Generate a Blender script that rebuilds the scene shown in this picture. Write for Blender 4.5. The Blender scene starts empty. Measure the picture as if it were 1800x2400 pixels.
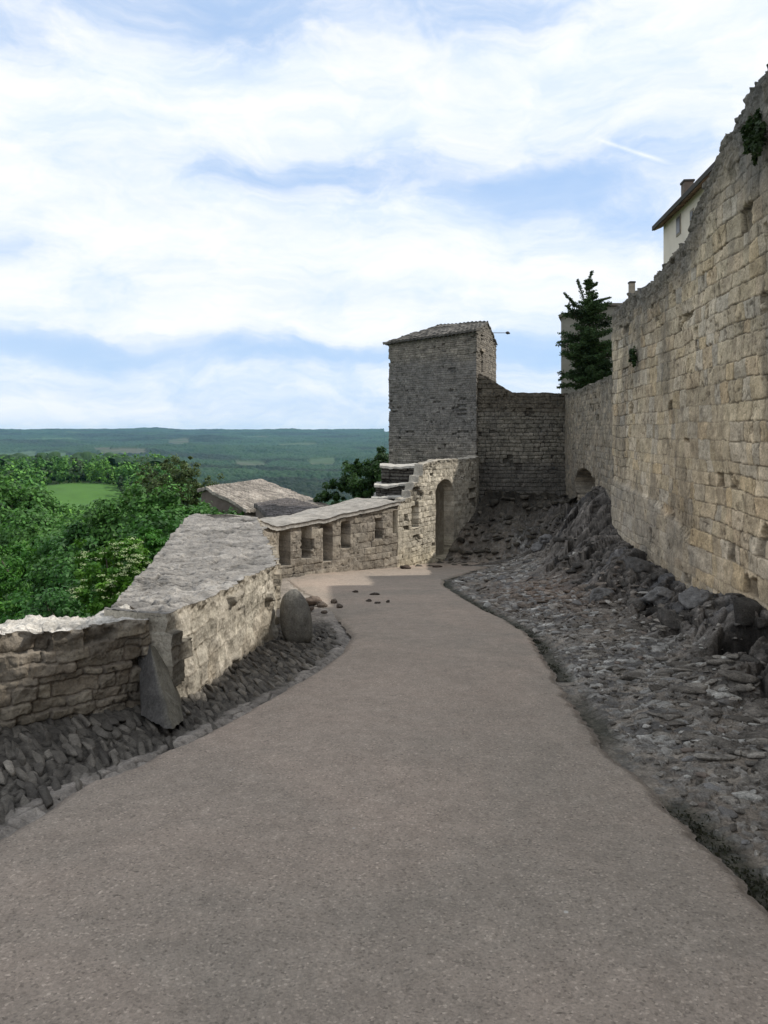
import bpy, math, numpy as np
from math import radians as R
rng = np.random.default_rng(7)
F = 1750.0; HX = 900.0; HY = 1015.0          # focal length and horizon of the picture, in photo pixels
S = 1800/1659.0
COL = bpy.context.scene.collection

def P(px, py, d):
    return np.array([(px-HX)/F*d, d, (HY-py)/F*d])
def PD(px, py, d):                            # same, from coordinates of the enlarged view
    return P(px*S, py*S, d)
SLOPE = 0.1; EYE = 1.6
def zroad(d):
    d = np.asarray(d, float)
    return -(EYE + SLOPE*np.minimum(d, 22.5) + 0.02*np.maximum(d-22.5, 0))
def onroad(dx, dy):                           # point of the road surface seen there
    k = (dy*S-HY)/F
    d = EYE/(k-SLOPE)
    return ((dx*S-HX)/F*d, d)

# ------------------------------------------------------------------ noise
def hsh(i, j, k, seed):
    with np.errstate(over='ignore'):
        h = (i.astype(np.int64)*374761393 + j.astype(np.int64)*668265263 + k.astype(np.int64)*2147483647 + seed*1274126177) & 0xffffffff
        h = ((h ^ (h >> 13))*1274126177) & 0xffffffff
        h = ((h ^ (h >> 16))*2246822519) & 0xffffffff
        h = h ^ (h >> 15)
    return (h & 0xffffff)/float(0xffffff)
def vn2(x, y, seed=0):
    xi = np.floor(x); yi = np.floor(y); fx = x-xi; fy = y-yi
    u = fx*fx*fx*(fx*(fx*6-15)+10); v = fy*fy*fy*(fy*(fy*6-15)+10)
    xi = xi.astype(np.int64); yi = yi.astype(np.int64); z = np.zeros_like(xi)
    a = hsh(xi, yi, z, seed); b = hsh(xi+1, yi, z, seed); c = hsh(xi, yi+1, z, seed); d = hsh(xi+1, yi+1, z, seed)
    return (a+(b-a)*u)*(1-v) + (c+(d-c)*u)*v
def vn3(x, y, z, seed=0):
    zi = np.floor(z); fz = z-zi; w = fz*fz*(3-2*fz)
    def lay(k):
        xi = np.floor(x); yi = np.floor(y); fx = x-xi; fy = y-yi
        u = fx*fx*(3-2*fx); v = fy*fy*(3-2*fy)
        xi = xi.astype(np.int64); yi = yi.astype(np.int64); kk = k.astype(np.int64)
        a = hsh(xi, yi, kk, seed); b = hsh(xi+1, yi, kk, seed); c = hsh(xi, yi+1, kk, seed); d = hsh(xi+1, yi+1, kk, seed)
        return (a+(b-a)*u)*(1-v) + (c+(d-c)*u)*v
    return lay(zi)*(1-w) + lay(zi+1)*w
def fbm(x, y, seed=0, o=4, g=0.5, l=2.03):
    s = 0; a = 1; t = 0
    for i in range(o):
        s = s + a*(vn2(x, y, seed+i*17)-0.5); t += a; a *= g; x = x*l+3.1; y = y*l+7.7
    return s*2/t
def fbm3(x, y, z, seed=0, o=4, g=0.5):
    s = 0; a = 1; t = 0
    for i in range(o):
        s = s + a*(vn3(x, y, z, seed+i*17)-0.5); t += a; a *= g; x = x*2.03+3.1; y = y*2.03+7.7; z = z*2.03+1.3
    return s*2/t
def ridged(x, y, seed=0, o=4):
    s = 0; a = 1; t = 0
    for i in range(o):
        s = s + a*(1-np.abs(vn2(x, y, seed+i*13)*2-1)); t += a; a *= 0.5; x = x*2.1+1.7; y = y*2.1+4.4
    return s/t
def voro(x, y, seed=0, jit=0.85):
    xi = np.floor(x).astype(np.int64); yi = np.floor(y).astype(np.int64)
    f1 = np.full(x.shape, 9.0); f2 = np.full(x.shape, 9.0); idr = np.zeros(x.shape)
    z = np.zeros_like(xi)
    for i in (-1, 0, 1):
        for j in (-1, 0, 1):
            a = xi+i; b = yi+j
            px = a+0.5+(hsh(a, b, z, seed)-0.5)*jit; py = b+0.5+(hsh(a, b, z+1, seed)-0.5)*jit
            d = np.hypot(x-px, y-py); r = hsh(a, b, z+2, seed)
            m = d < f1
            f2 = np.where(m, f1, np.minimum(f2, d)); idr = np.where(m, r, idr); f1 = np.where(m, d, f1)
    return f1, f2, idr
def facets(x, y, seed=0, jit=.9, tilt=1.):
    xi = np.floor(x).astype(np.int64); yi = np.floor(y).astype(np.int64); z = np.zeros_like(xi)
    f1 = np.full(x.shape, 9.0); f2 = np.full(x.shape, 9.0); h = np.zeros(x.shape); ii = np.zeros(x.shape)
    for i in (-1, 0, 1):
        for j in (-1, 0, 1):
            a = xi+i; b = yi+j
            px = a+0.5+(hsh(a, b, z, seed)-0.5)*jit; py = b+0.5+(hsh(a, b, z+1, seed)-0.5)*jit
            d = np.hypot(x-px, y-py); m = d < f1; r = hsh(a, b, z+2, seed)
            hh = (r-.5)+tilt*((x-px)*(hsh(a, b, z+3, seed)-.5)+(y-py)*(hsh(a, b, z+4, seed)-.5))
            f2 = np.where(m, f1, np.minimum(f2, d)); h = np.where(m, hh, h); ii = np.where(m, r, ii); f1 = np.where(m, d, f1)
    return h, f2-f1, ii
def sst(a, b, x):
    t = np.clip((x-a)/(b-a), 0, 1); return t*t*(3-2*t)

# ------------------------------------------------------------------ objects
def link(o, parent=None):
    COL.objects.link(o)
    if parent is not None: o.parent = parent
    return o
def mesh_np(name, v, f, mat, col=None, parent=None, smooth=False):
    me = bpy.data.meshes.new(name)
    v = np.ascontiguousarray(v, dtype=np.float32); f = np.ascontiguousarray(f, dtype=np.int32)
    n = f.shape[1]
    me.vertices.add(len(v)); me.vertices.foreach_set('co', v.ravel())
    me.loops.add(f.size); me.loops.foreach_set('vertex_index', f.ravel())
    me.polygons.add(len(f)); me.polygons.foreach_set('loop_start', np.arange(0, f.size, n, dtype=np.int32))
    me.polygons.foreach_set('loop_total', np.full(len(f), n, dtype=np.int32))
    me.polygons.foreach_set('use_smooth', np.full(len(f), smooth, dtype=bool))
    me.update(calc_edges=True)
    if col is not None:
        c = np.ones((len(v), 4), np.float32); c[:, :3] = np.clip(col, 0, 1)
        at = me.color_attributes.new('Col', 'FLOAT_COLOR', 'POINT'); at.data.foreach_set('color', c.ravel())
    me.materials.append(mat)
    return link(bpy.data.objects.new(name, me), parent)
def gridfaces(nu, nv, keep=None, flip=False):
    i, j = np.meshgrid(np.arange(nu-1), np.arange(nv-1), indexing='ij')
    a = i*nv+j
    f = np.stack([a, a+nv, a+nv+1, a+1], -1)
    if flip: f = f[..., ::-1]
    if keep is not None: f = f[keep]
    return f.reshape(-1, 4)
def tag(o, label=None, cat=None, group=None, kind=None):
    if label: o['label'] = label
    if cat: o['category'] = cat
    if group: o['group'] = group
    if kind: o['kind'] = kind
    return o
def empty(name, loc, label, cat, group=None):
    o = bpy.data.objects.new(name, None); o.location = tuple(float(a) for a in loc); o.empty_display_size = 0.2
    link(o); return tag(o, label, cat, group)
def child_fix(o, root):                       # parts are modelled in world space
    o.parent = root; o.matrix_parent_inverse = root.matrix_basis.inverted()
    return o

class MB:
    def __init__(s): s.v = []; s.f = []; s.c = []
    def add(s, v, f, c=(1, 1, 1)):
        b = len(s.v); s.v += [tuple(a) for a in v]; s.f += [tuple(i+b for i in q) for q in f]; s.c += [c]*len(v)
    def prism(s, pts, vec, c=(1, 1, 1)):
        pts = [np.array(p, float) for p in pts]; vec = np.array(vec, float); n = len(pts)
        s.add(pts+[p+vec for p in pts], [tuple(range(n))[::-1], tuple(range(n, 2*n))]+[(i, (i+1) % n, n+(i+1) % n, n+i) for i in range(n)], c)
    def box(s, x0, x1, y0, y1, z0, z1, c=(1, 1, 1)):
        s.prism([(x0, y0, z0), (x1, y0, z0), (x1, y1, z0), (x0, y1, z0)], (0, 0, z1-z0), c)
    def obox(s, c0, ax, ay, z0, z1, c=(1, 1, 1)):   # corner, two horizontal edge vectors
        c0 = np.array([c0[0], c0[1], z0]); ax = np.array([ax[0], ax[1], 0.]); ay = np.array([ay[0], ay[1], 0.])
        s.prism([c0, c0+ax, c0+ax+ay, c0+ay], (0, 0, z1-z0), c)
    def tube(s, p, q, r0, r1, n=8, c=(1, 1, 1)):
        p = np.array(p, float); q = np.array(q, float); a = q-p; a /= np.linalg.norm(a)
        h = np.array([0, 0, 1.]) if abs(a[2]) < .9 else np.array([1., 0, 0]); u = np.cross(a, h); u /= np.linalg.norm(u); w = np.cross(a, u)
        vs = []
        for c0, r in ((p, r0), (q, r1)):
            for k in range(n):
                t = 2*math.pi*k/n; vs.append(c0+(u*math.cos(t)+w*math.sin(t))*r)
        s.add(vs, [(k, (k+1) % n, n+(k+1) % n, n+k) for k in range(n)]+[tuple(range(n))[::-1], tuple(range(n, 2*n))], c)
    def build(s, name, mat, parent=None, smooth=False, bevel=0):
        me = bpy.data.meshes.new(name); me.from_pydata([tuple(map(float, a)) for a in s.v], [], s.f); me.update()
        at = me.color_attributes.new('Col', 'FLOAT_COLOR', 'POINT')
        for i, c in enumerate(s.c): at.data[i].color = (c[0], c[1], c[2], 1)
        import bmesh
        bm = bmesh.new(); bm.from_mesh(me); bmesh.ops.recalc_face_normals(bm, faces=bm.faces)
        if bevel: bmesh.ops.bevel(bm, geom=list(bm.edges), offset=bevel, segments=2, affect='EDGES')
        bm.to_mesh(me); bm.free()
        if smooth:
            for p in me.polygons: p.use_smooth = True
        me.materials.append(mat)
        o = link(bpy.data.objects.new(name, me))
        if parent is not None: child_fix(o, parent)
        return o

# ------------------------------------------------------------------ materials
def mk(name):
    m = bpy.data.materials.new(name); m.use_nodes = True; nt = m.node_tree
    return m, nt, nt.nodes, nt.links, nt.nodes['Principled BSDF']
def mixc(N, L, blend, fac, a, b):
    n = N.new('ShaderNodeMix'); n.data_type = 'RGBA'; n.blend_type = blend
    for s, v in ((n.inputs[0], fac), (n.inputs[6], a), (n.inputs[7], b)):
        if hasattr(v, 'links'): L.new(v, s)
        else: s.default_value = v
    return n.outputs[2]
def noise(N, L, scale, detail=5, rough=.6, vec=None, dist=0):
    n = N.new('ShaderNodeTexNoise'); n.inputs['Scale'].default_value = scale; n.inputs['Detail'].default_value = detail
    n.inputs['Roughness'].default_value = rough; n.inputs['Distortion'].default_value = dist
    if vec is not None: L.new(vec, n.inputs['Vector'])
    return n.outputs['Fac']
def ramp(N, L, src, stops):
    r = N.new('ShaderNodeValToRGB'); L.new(src, r.inputs[0]); e = r.color_ramp.elements
    while len(e) < len(stops): e.new(.5)
    for q, (p, c) in zip(e, stops):
        q.position = p; q.color = (c, c, c, 1) if not hasattr(c, '__len__') else (*c, 1)
    return r.outputs[0]
def stone_mat(name, s1=6, s2=40, amt=(.62, 1.3), bump=.5, bd=.02, rough=.92, pit=None):
    m, nt, N, L, B = mk(name)
    at = N.new('ShaderNodeAttribute'); at.attribute_name = 'Col'
    tc = N.new('ShaderNodeTexCoord').outputs['Object']
    a = noise(N, L, s1, 6, .65, tc); b = noise(N, L, s2, 4, .7, tc)
    ra = ramp(N, L, a, [(.3, amt[0]), (.7, amt[1])]); rb = ramp(N, L, b, [(.28, amt[0]), (.72, amt[1])])
    c = mixc(N, L, 'MULTIPLY', 1, at.outputs['Color'], ra); c = mixc(N, L, 'MULTIPLY', 1, c, rb)
    if pit:
        v = N.new('ShaderNodeTexVoronoi'); v.inputs['Scale'].default_value = pit; L.new(tc, v.inputs['Vector'])
        rp = ramp(N, L, v.outputs['Distance'], [(.08, .55), (.3, 1)]); c = mixc(N, L, 'MULTIPLY', .7, c, rp)
    L.new(c, B.inputs['Base Color']); B.inputs['Roughness'].default_value = rough; B.inputs['Specular IOR Level'].default_value = .25
    bp = N.new('ShaderNodeBump'); bp.inputs['Strength'].default_value = bump; bp.inputs['Distance'].default_value = bd
    ad = N.new('ShaderNodeMath'); ad.operation = 'ADD'; L.new(a, ad.inputs[0]); L.new(b, ad.inputs[1]); L.new(ad.outputs[0], bp.inputs['Height']); L.new(bp.outputs[0], B.inputs['Normal'])
    return m
def leaf_mat(name, trans=.35, rough=.55):
    m, nt, N, L, B = mk(name)
    at = N.new('ShaderNodeAttribute'); at.attribute_name = 'Col'
    tc = N.new('ShaderNodeTexCoord').outputs['Object']
    c = mixc(N, L, 'MULTIPLY', 1, at.outputs['Color'], ramp(N, L, noise(N, L, 1.5, 3, .6, tc), [(.3, .75), (.7, 1.25)]))
    L.new(c, B.inputs['Base Color']); B.inputs['Roughness'].default_value = rough; B.inputs['Specular IOR Level'].default_value = .3
    t = N.new('ShaderNodeBsdfTranslucent'); L.new(c, t.inputs[0])
    mx = N.new('ShaderNodeMixShader'); mx.inputs[0].default_value = trans; L.new(B.outputs[0], mx.inputs[1]); L.new(t.outputs[0], mx.inputs[2])
    L.new(mx.outputs[0], N['Material Output'].inputs[0])
    return m
def plain(name, col, rough=.85, s=8, amt=(.75, 1.2), bump=.3):
    m, nt, N, L, B = mk(name)
    tc = N.new('ShaderNodeTexCoord').outputs['Object']
    n = noise(N, L, s, 6, .65, tc)
    L.new(mixc(N, L, 'MULTIPLY', 1, (*col, 1), ramp(N, L, n, [(.3, amt[0]), (.7, amt[1])])), B.inputs['Base Color'])
    B.inputs['Roughness'].default_value = rough; B.inputs['Specular IOR Level'].default_value = .25
    bp = N.new('ShaderNodeBump'); bp.inputs['Strength'].default_value = bump; bp.inputs['Distance'].default_value = .02
    L.new(n, bp.inputs['Height']); L.new(bp.outputs[0], B.inputs['Normal'])
    return m
M_ash = stone_mat('weathered_ashlar', 5, 38, (.68, 1.28), .6, .02, pit=30)
M_far = stone_mat('far_masonry', 4, 18, (.6, 1.35), .6, .03)
M_bank = stone_mat('rocky_earth', 9, 60, (.55, 1.5), 1, .04)
M_cob = stone_mat('verge_stones', 10, 70, (.65, 1.35), .7, .012)
M_rock = stone_mat('boulder_stone', 8, 50, (.65, 1.35), .7, .015)
M_tile = stone_mat('old_tiles', 2.5, 12, (.65, 1.3), .5, .03)
M_leaf = leaf_mat('leaves'); M_needle = leaf_mat('needles', .12, .7); M_forest = leaf_mat('woodland', .15, .8)
M_bark = plain('bark', (.09, .07, .055), .9, 14)
M_render = plain('cream_render', (.70, .63, .53), .9, .9, (.88, 1.08), .1)
M_dark = plain('dark_timber', (.05, .045, .04), .8)
M_glass = plain('window_dark', (.03, .035, .04), .3)
M_gable = plain('dark_rubble', (.16, .13, .11), .9, 3)  # one even dark tone for house walls and chimney
M_trim = plain('stone_trim', (.30, .26, .21), .9, 6)
M_metal = plain('rusty_iron', (.05, .04, .035), .6)

def road_mat():
    m, nt, N, L, B = mk('worn_tarmac')
    tc = N.new('ShaderNodeTexCoord').outputs['Object']
    big = noise(N, L, .55, 5, .6, tc, .6); mid = noise(N, L, 6, 5, .65, tc); fine = noise(N, L, 85, 4, .75, tc)
    c = mixc(N, L, 'MIX', ramp(N, L, big, [(.36, 0), (.66, 1)]), (.272, .232, .192, 1), (.345, .278, .226, 1))
    c = mixc(N, L, 'MULTIPLY', 1, c, ramp(N, L, mid, [(.3, .88), (.7, 1.12)]))
    c = mixc(N, L, 'MULTIPLY', 1, c, ramp(N, L, fine, [(.32, .80), (.5, 1), (.72, 1.22)]))
    v = N.new('ShaderNodeTexVoronoi'); v.inputs['Scale'].default_value = 105; L.new(tc, v.inputs['Vector'])
    sp_ = N.new('ShaderNodeSeparateColor'); L.new(v.outputs['Color'], sp_.inputs[0])
    c = mixc(N, L, 'MULTIPLY', 1, c, ramp(N, L, sp_.outputs[0], [(.0, .62), (.10, .88), (.5, .98), (.92, 1.06), (.985, 1.4)]))
    vb = N.new('ShaderNodeTexVoronoi'); vb.inputs['Scale'].default_value = 24; L.new(tc, vb.inputs['Vector']); sb_ = N.new('ShaderNodeSeparateColor'); L.new(vb.outputs['Color'], sb_.inputs[0])
    c = mixc(N, L, 'MULTIPLY', 1, c, ramp(N, L, sb_.outputs[1], [(.0, .93), (.2, .98), (.8, 1.01), (1.0, 1.05)]))
    v2 = N.new('ShaderNodeTexVoronoi'); v2.inputs['Scale'].default_value = 7; mp = N.new('ShaderNodeMapping'); mp.inputs['Scale'].default_value = (.6, 2.4, 1); L.new(tc, mp.inputs['Vector']); L.new(mp.outputs[0], v2.inputs['Vector'])
    c = mixc(N, L, 'MULTIPLY', ramp(N, L, noise(N, L, 2.2, 3, .6, tc), [(.45, .2), (.6, 1)]), c, ramp(N, L, v2.outputs['Distance'], [(.045, .42), (.10, 1)]))
    v3_ = N.new('ShaderNodeTexVoronoi'); v3_.inputs['Scale'].default_value = 3.1; L.new(tc, v3_.inputs['Vector'])
    c = mixc(N, L, 'MIX', ramp(N, L, v3_.outputs['Distance'], [(.022, .8), (.035, 0)]), c, (.5, .48, .44, 1))
    at = N.new('ShaderNodeAttribute'); at.attribute_name = 'Col'
    c = mixc(N, L, 'MULTIPLY', 1, c, at.outputs['Color'])
    L.new(c, B.inputs['Base Color']); B.inputs['Roughness'].default_value = .93; B.inputs['Specular IOR Level'].default_value = .2
    bp = N.new('ShaderNodeBump'); bp.inputs['Strength'].default_value = .6; bp.inputs['Distance'].default_value = .008
    sm = N.new('ShaderNodeMath'); sm.operation = 'ADD'; L.new(fine, sm.inputs[0]); L.new(sp_.outputs[1], sm.inputs[1])
    L.new(sm.outputs[0], bp.inputs['Height']); L.new(bp.outputs[0], B.inputs['Normal'])
    return m
M_road = road_mat()

# ------------------------------------------------------------------ masonry
class Path:
    def __init__(s, pts):
        s.p = np.array(pts, float); s.l = np.concatenate([[0], np.cumsum(np.linalg.norm(np.diff(s.p, axis=0), axis=1))]); s.L = s.l[-1]
    def pos(s, u): return np.stack([np.interp(u, s.l, s.p[:, 0]), np.interp(u, s.l, s.p[:, 1])], -1)
    def nrm(s, u, w=.04):                     # to the right of the walking direction
        t = s.pos(np.clip(u+w, 0, s.L))-s.pos(np.clip(u-w, 0, s.L)); t /= np.linalg.norm(t, axis=1)[:, None]+1e-9
        return np.stack([t[:, 1], -t[:, 0]], -1)
def layout(UL, zmin, zmax, ch, bl, r):
    zs = [zmin]
    while zs[-1] < zmax: zs.append(zs[-1]+r.uniform(*ch))
    rows = []
    for k in range(len(zs)+1):
        us = [-1-r.uniform(0, bl[1])]
        while us[-1] < UL+1: us.append(us[-1]+r.uniform(*bl))
        rows.append(np.array(us))
    return np.array(zs), rows
def blocks(U, V, UL, zmin, zmax, ch, bl, seed, wob=.03, wf=1.5):
    r = np.random.default_rng(seed)
    zs, rows = layout(UL, zmin-.5, zmax+.5, ch, bl, r)
    Uw = U + wob*fbm(U*wf, V*wf, seed+1, 3) + wob*.35*fbm(U*wf*6, V*wf*6, seed+2, 2)
    Vw = V + wob*fbm(U*wf*.8, V*wf, seed+3, 3) + wob*.35*fbm(U*wf*6, V*wf*6, seed+4, 2)
    k = np.clip(np.searchsorted(zs, Vw)-1, 0, len(zs)-2)
    dv = np.minimum(Vw-zs[k], zs[k+1]-Vw)
    du = np.zeros_like(U); idu = np.zeros(U.shape, np.int64)
    for q in np.unique(k):
        m = k == q; us = rows[q]; uu = Uw[m]; j = np.clip(np.searchsorted(us, uu)-1, 0, len(us)-2)
        du[m] = np.minimum(uu-us[j], us[j+1]-uu); idu[m] = j
    d = -np.log(np.exp(-np.clip(du, 0, 1)*140)+np.exp(-np.clip(dv, 0, 1)*140)+1e-12)/140
    z = np.zeros_like(k)
    return np.maximum(d, 0), hsh(k, idu, z, seed+9), hsh(k, idu, z+1, seed+9), hsh(k, idu, z+2, seed+9)

def masonry(name, path, us, vres, botf, topf, mat, ch=(.2, .3), bl=(.25, .5), joint=.02, jd=.035, off=.03, rough=.02,
            pal=((.42, .34, .24), (.36, .32, .27), (.46, .38, .28)), jcol=(.13, .11, .09), lichen=(.12, .115, .105), lich_h=.35,
            seed=1, holes=(), cap=None, back=.6, capn=14, capcol=None, patch=None, wob=.03, jagged=.05, parent=None, smooth=True, lumps=0., caprough=.04, capmat=None, worn=.45, slab=0.):
    us = np.asarray(us); nu = len(us)
    top0 = topf(us); bot0 = botf(us)
    top = top0 + jagged*fbm(us*2.2, us*0+seed, seed+30, 4)*2 + jagged*.6*(np.floor(vn2(us*4, us*0, seed+31)*3)/3-.5)
    zmin = bot0.min(); zmax = top.max(); vs = np.arange(zmin, zmax+vres, vres); nv = len(vs)
    U, V = np.meshgrid(us, vs, indexing='ij')
    T = top[:, None]; B = bot0[:, None]
    Vc = np.clip(V, B, T)
    d, r1, r2, r3 = blocks(U, Vc, path.L, zmin, zmax, ch, bl, seed, wob)
    fade = sst(.34, .62, vn2(U*.9+5, Vc*.9, seed+77) + .25*fbm(U*5, Vc*5, seed+78, 2))   # where joints are worn away or filled
    jf = 1-worn*fade
    prof = sst(0, joint, d - joint*.3*(vn2(U*14, Vc*14, seed+5)))
    h = (r1-.5)*2*off*jf - jd*(1-prof)*jf + rough*fbm(U*7, Vc*7, seed+40, 4) + lumps*fbm(U*1.3, Vc*1.3, seed+41, 3)
    gap = sst(.66, .76, vn2(U*2.1, Vc*2.7, seed+55)+.15*fbm(U*11, Vc*11, seed+56, 2))*(r3 > .8)      # fallen stones
    h = h - .07*gap
    topz = sst(lich_h, 0, T-Vc+.25*lich_h*fbm(U*3, Vc*3, seed+60, 3))
    h = h + topz*.05*fbm(U*12, Vc*12, seed+61, 4)
    pal = np.array(pal); n = len(pal)
    w = r2*(n-1); i0 = np.minimum(w.astype(int), n-2); fr = (w-i0)[..., None]
    c = pal[i0]*(1-fr)+pal[i0+1]*fr
    big = fbm(U*.5, Vc*.6, seed+70, 4)[..., None]
    c = c*(1+.28*big)*(1+(r3-.5)[..., None]*.30)
    jc = np.array(jcol)
    jm = ((1-prof)*(.35+.65*jf))[..., None]; c = c*(1-jm)+jc*jm
    c = c*(1-.55*gap[..., None])
    c = c*(1+.22*fbm(U*9, Vc*9, seed+71, 4)[..., None])
    st = sst(.12, .5, fbm(U*1.6, Vc*.7, seed+72, 4))[..., None]*.45
    c = c*(1-st)+np.array(lichen)*st
    lc = topz[..., None]*.85
    c = c*(1-lc)+np.array(lichen)*lc
    if patch is not None: c, h = patch(U, Vc, c, h)
    ck = np.abs(fbm(U*1.3+.3*fbm(U*6, Vc*6, seed+95, 2), Vc*1.3+.3*fbm(U*6+7, Vc*6, seed+96, 2), seed+97, 3)); ck = sst(.016, .004, ck)*sst(.5, .62, vn2(U*.8, Vc*.8, seed+98))
    pt_ = sst(.30, .5, fbm(U*16, Vc*13, seed+99, 3))*sst(.4, .65, vn2(U*.9, Vc*.9, seed+100))
    h = h-.012*ck-.012*pt_; c = c*(1-.55*ck[..., None])*(1-.45*pt_[..., None])
    hole = np.zeros_like(U)
    for fn, dep in holes:
        m = fn(U, Vc); h = np.where(m, -dep+.2*rough*0, h); hole = np.maximum(hole, m)
    pos = path.pos(us); nr = path.nrm(us)
    X = pos[:, 0][:, None]+nr[:, 0][:, None]*h; Y = pos[:, 1][:, None]+nr[:, 1][:, None]*h
    v = np.stack([X, Y, Vc], -1).reshape(-1, 3); cc = c.reshape(-1, 3)
    keep = (V[:-1, :-1] < np.maximum(T[:-1], T[1:])) & (V[:-1, 1:] > np.minimum(B[:-1], B[1:]))
    f = [gridfaces(nu, nv, keep)]
    # top surface and back
    jt = np.clip(np.ceil((top-zmin)/vres).astype(int), 0, nv-1)
    fi = np.arange(nu)*nv+jt; fv = v[fi]
    if cap is None: bk = pos-nr*back
    else: bk = cap(us)
    t = np.linspace(0, 1, capn)
    cx = fv[:, 0][:, None]*(1-t)+bk[:, 0][:, None]*t; cy = fv[:, 1][:, None]*(1-t)+bk[:, 1][:, None]*t
    ed = np.minimum(t*6, 1)
    cz = fv[:, 2][:, None]*(1-t)+(top0+jagged*fbm(us*2, us*0+3, seed+33, 3))[:, None]*t + ed*caprough*fbm(cx*5, cy*5, seed+80, 5, .6)*1.2
    cz = cz+ed*caprough*.9*(np.floor(vn2(cx*2.5, cy*2.5, seed+81)*4)/4-.4)
    cdk = np.ones_like(cx)
    if slab:
        hh, ee, ii = facets(cx/.62+.25*fbm(cx*2, cy*2, seed+84, 3), cy/.34+.25*fbm(cx*2+5, cy*2, seed+85, 3), seed+86, .95, .9)
        jn = sst(.09, .0, ee)*sst(.35, .55, vn2(cx*1.3, cy*1.3, seed+87)); cz = cz+ed*slab*(.022*hh-.022*jn)
        pk = sst(.25, .5, fbm(cx*9, cy*13, seed+88, 3)); cz = cz-ed*slab*.02*pk
        cdk = (1-.6*jn)*(1-.35*pk)*(1+.35*(ii-.5))
    cv = np.stack([cx, cy, cz], -1)
    cb = np.array(capcol if capcol is not None else lichen)
    ccol = cdk[..., None]*cb*(1+.35*fbm(cx*6, cy*6, seed+82, 5)[..., None])*(1+.2*fbm(cx, cy, seed+83, 3)[..., None])
    b0 = len(v); v = np.concatenate([v, cv.reshape(-1, 3)]); cc = np.concatenate([cc, ccol.reshape(-1, 3)])
    g = gridfaces(nu, capn)+b0
    f.append(g)
    # join front top row to the cap, back face, ends
    a = fi[:-1]; a2 = fi[1:]; q = b0+np.arange(nu-1)*capn; f.append(np.stack([a, a2, q+capn, q], -1))
    bb = np.concatenate([bk, (bot0-.05)[:, None]], 1); b1 = len(v); v = np.concatenate([v, bb]); cc = np.concatenate([cc, np.tile(np.array(pal[0])*.8, (nu, 1))])
    q2 = b0+np.arange(nu-1)*capn+capn-1; r = b1+np.arange(nu-1); f.append(np.stack([q2, q2+capn, r+1, r], -1))
    jb = np.clip(np.floor((bot0-zmin)/vres).astype(int), 0, nv-1)
    for e in (0, nu-1):
        col_ids = e*nv+np.arange(jb[e], jt[e]+1); m = len(col_ids); tt = np.linspace(0, 1, m)
        zz = bb[e, 2]+(cv[e, -1, 2]-bb[e, 2])*tt
        # depth grid across the end
        K = max(2, int(np.linalg.norm(bk[e]-pos[e])/.06)); ks = np.linspace(0, 1, K)
        fr_ = v[col_ids]; bkp = np.stack([np.full(m, bk[e, 0]), np.full(m, bk[e, 1]), np.maximum(zz, bb[e, 2])], -1)
        gr = fr_[:, None, :]*(1-ks)[None, :, None]+bkp[:, None, :]*ks[None, :, None]
        rr = fbm(gr[..., 2]*7, ks[None, :]*5+gr[..., 2]*0, seed+90, 4)*rough*np.sin(ks*math.pi)[None, :]
        tn = (pos[e]-pos[e-1 if e else 1]); tn = tn/np.linalg.norm(tn)
        gr[..., 0] += rr*tn[0]; gr[..., 1] += rr*tn[1]
        be = len(v); v = np.concatenate([v, gr.reshape(-1, 3)]); 
        cc = np.concatenate([cc, (np.array(pal[0])*(1+.3*fbm(gr[..., 2]*6, ks[None, :]*4+gr[..., 2]*0, seed+91, 4)[..., None])).reshape(-1, 3)])
        f.append(gridfaces(m, K, flip=(e != 0))+be)
    o = mesh_np(name, v, np.concatenate(f), mat, cc, None, smooth)
    if parent is not None: child_fix(o, parent)
    return o
def urange(*seg):                            # (start, stop, step), ...
    out = []
    for a, b, s in seg: out.append(np.arange(a, b-1e-6, s))
    out.append([seg[-1][1]]); return np.concatenate(out)
def recth(u0, u1, z0, z1):
    return lambda U, V: (U > u0) & (U < u1) & (V > z0) & (V < z1)

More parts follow.
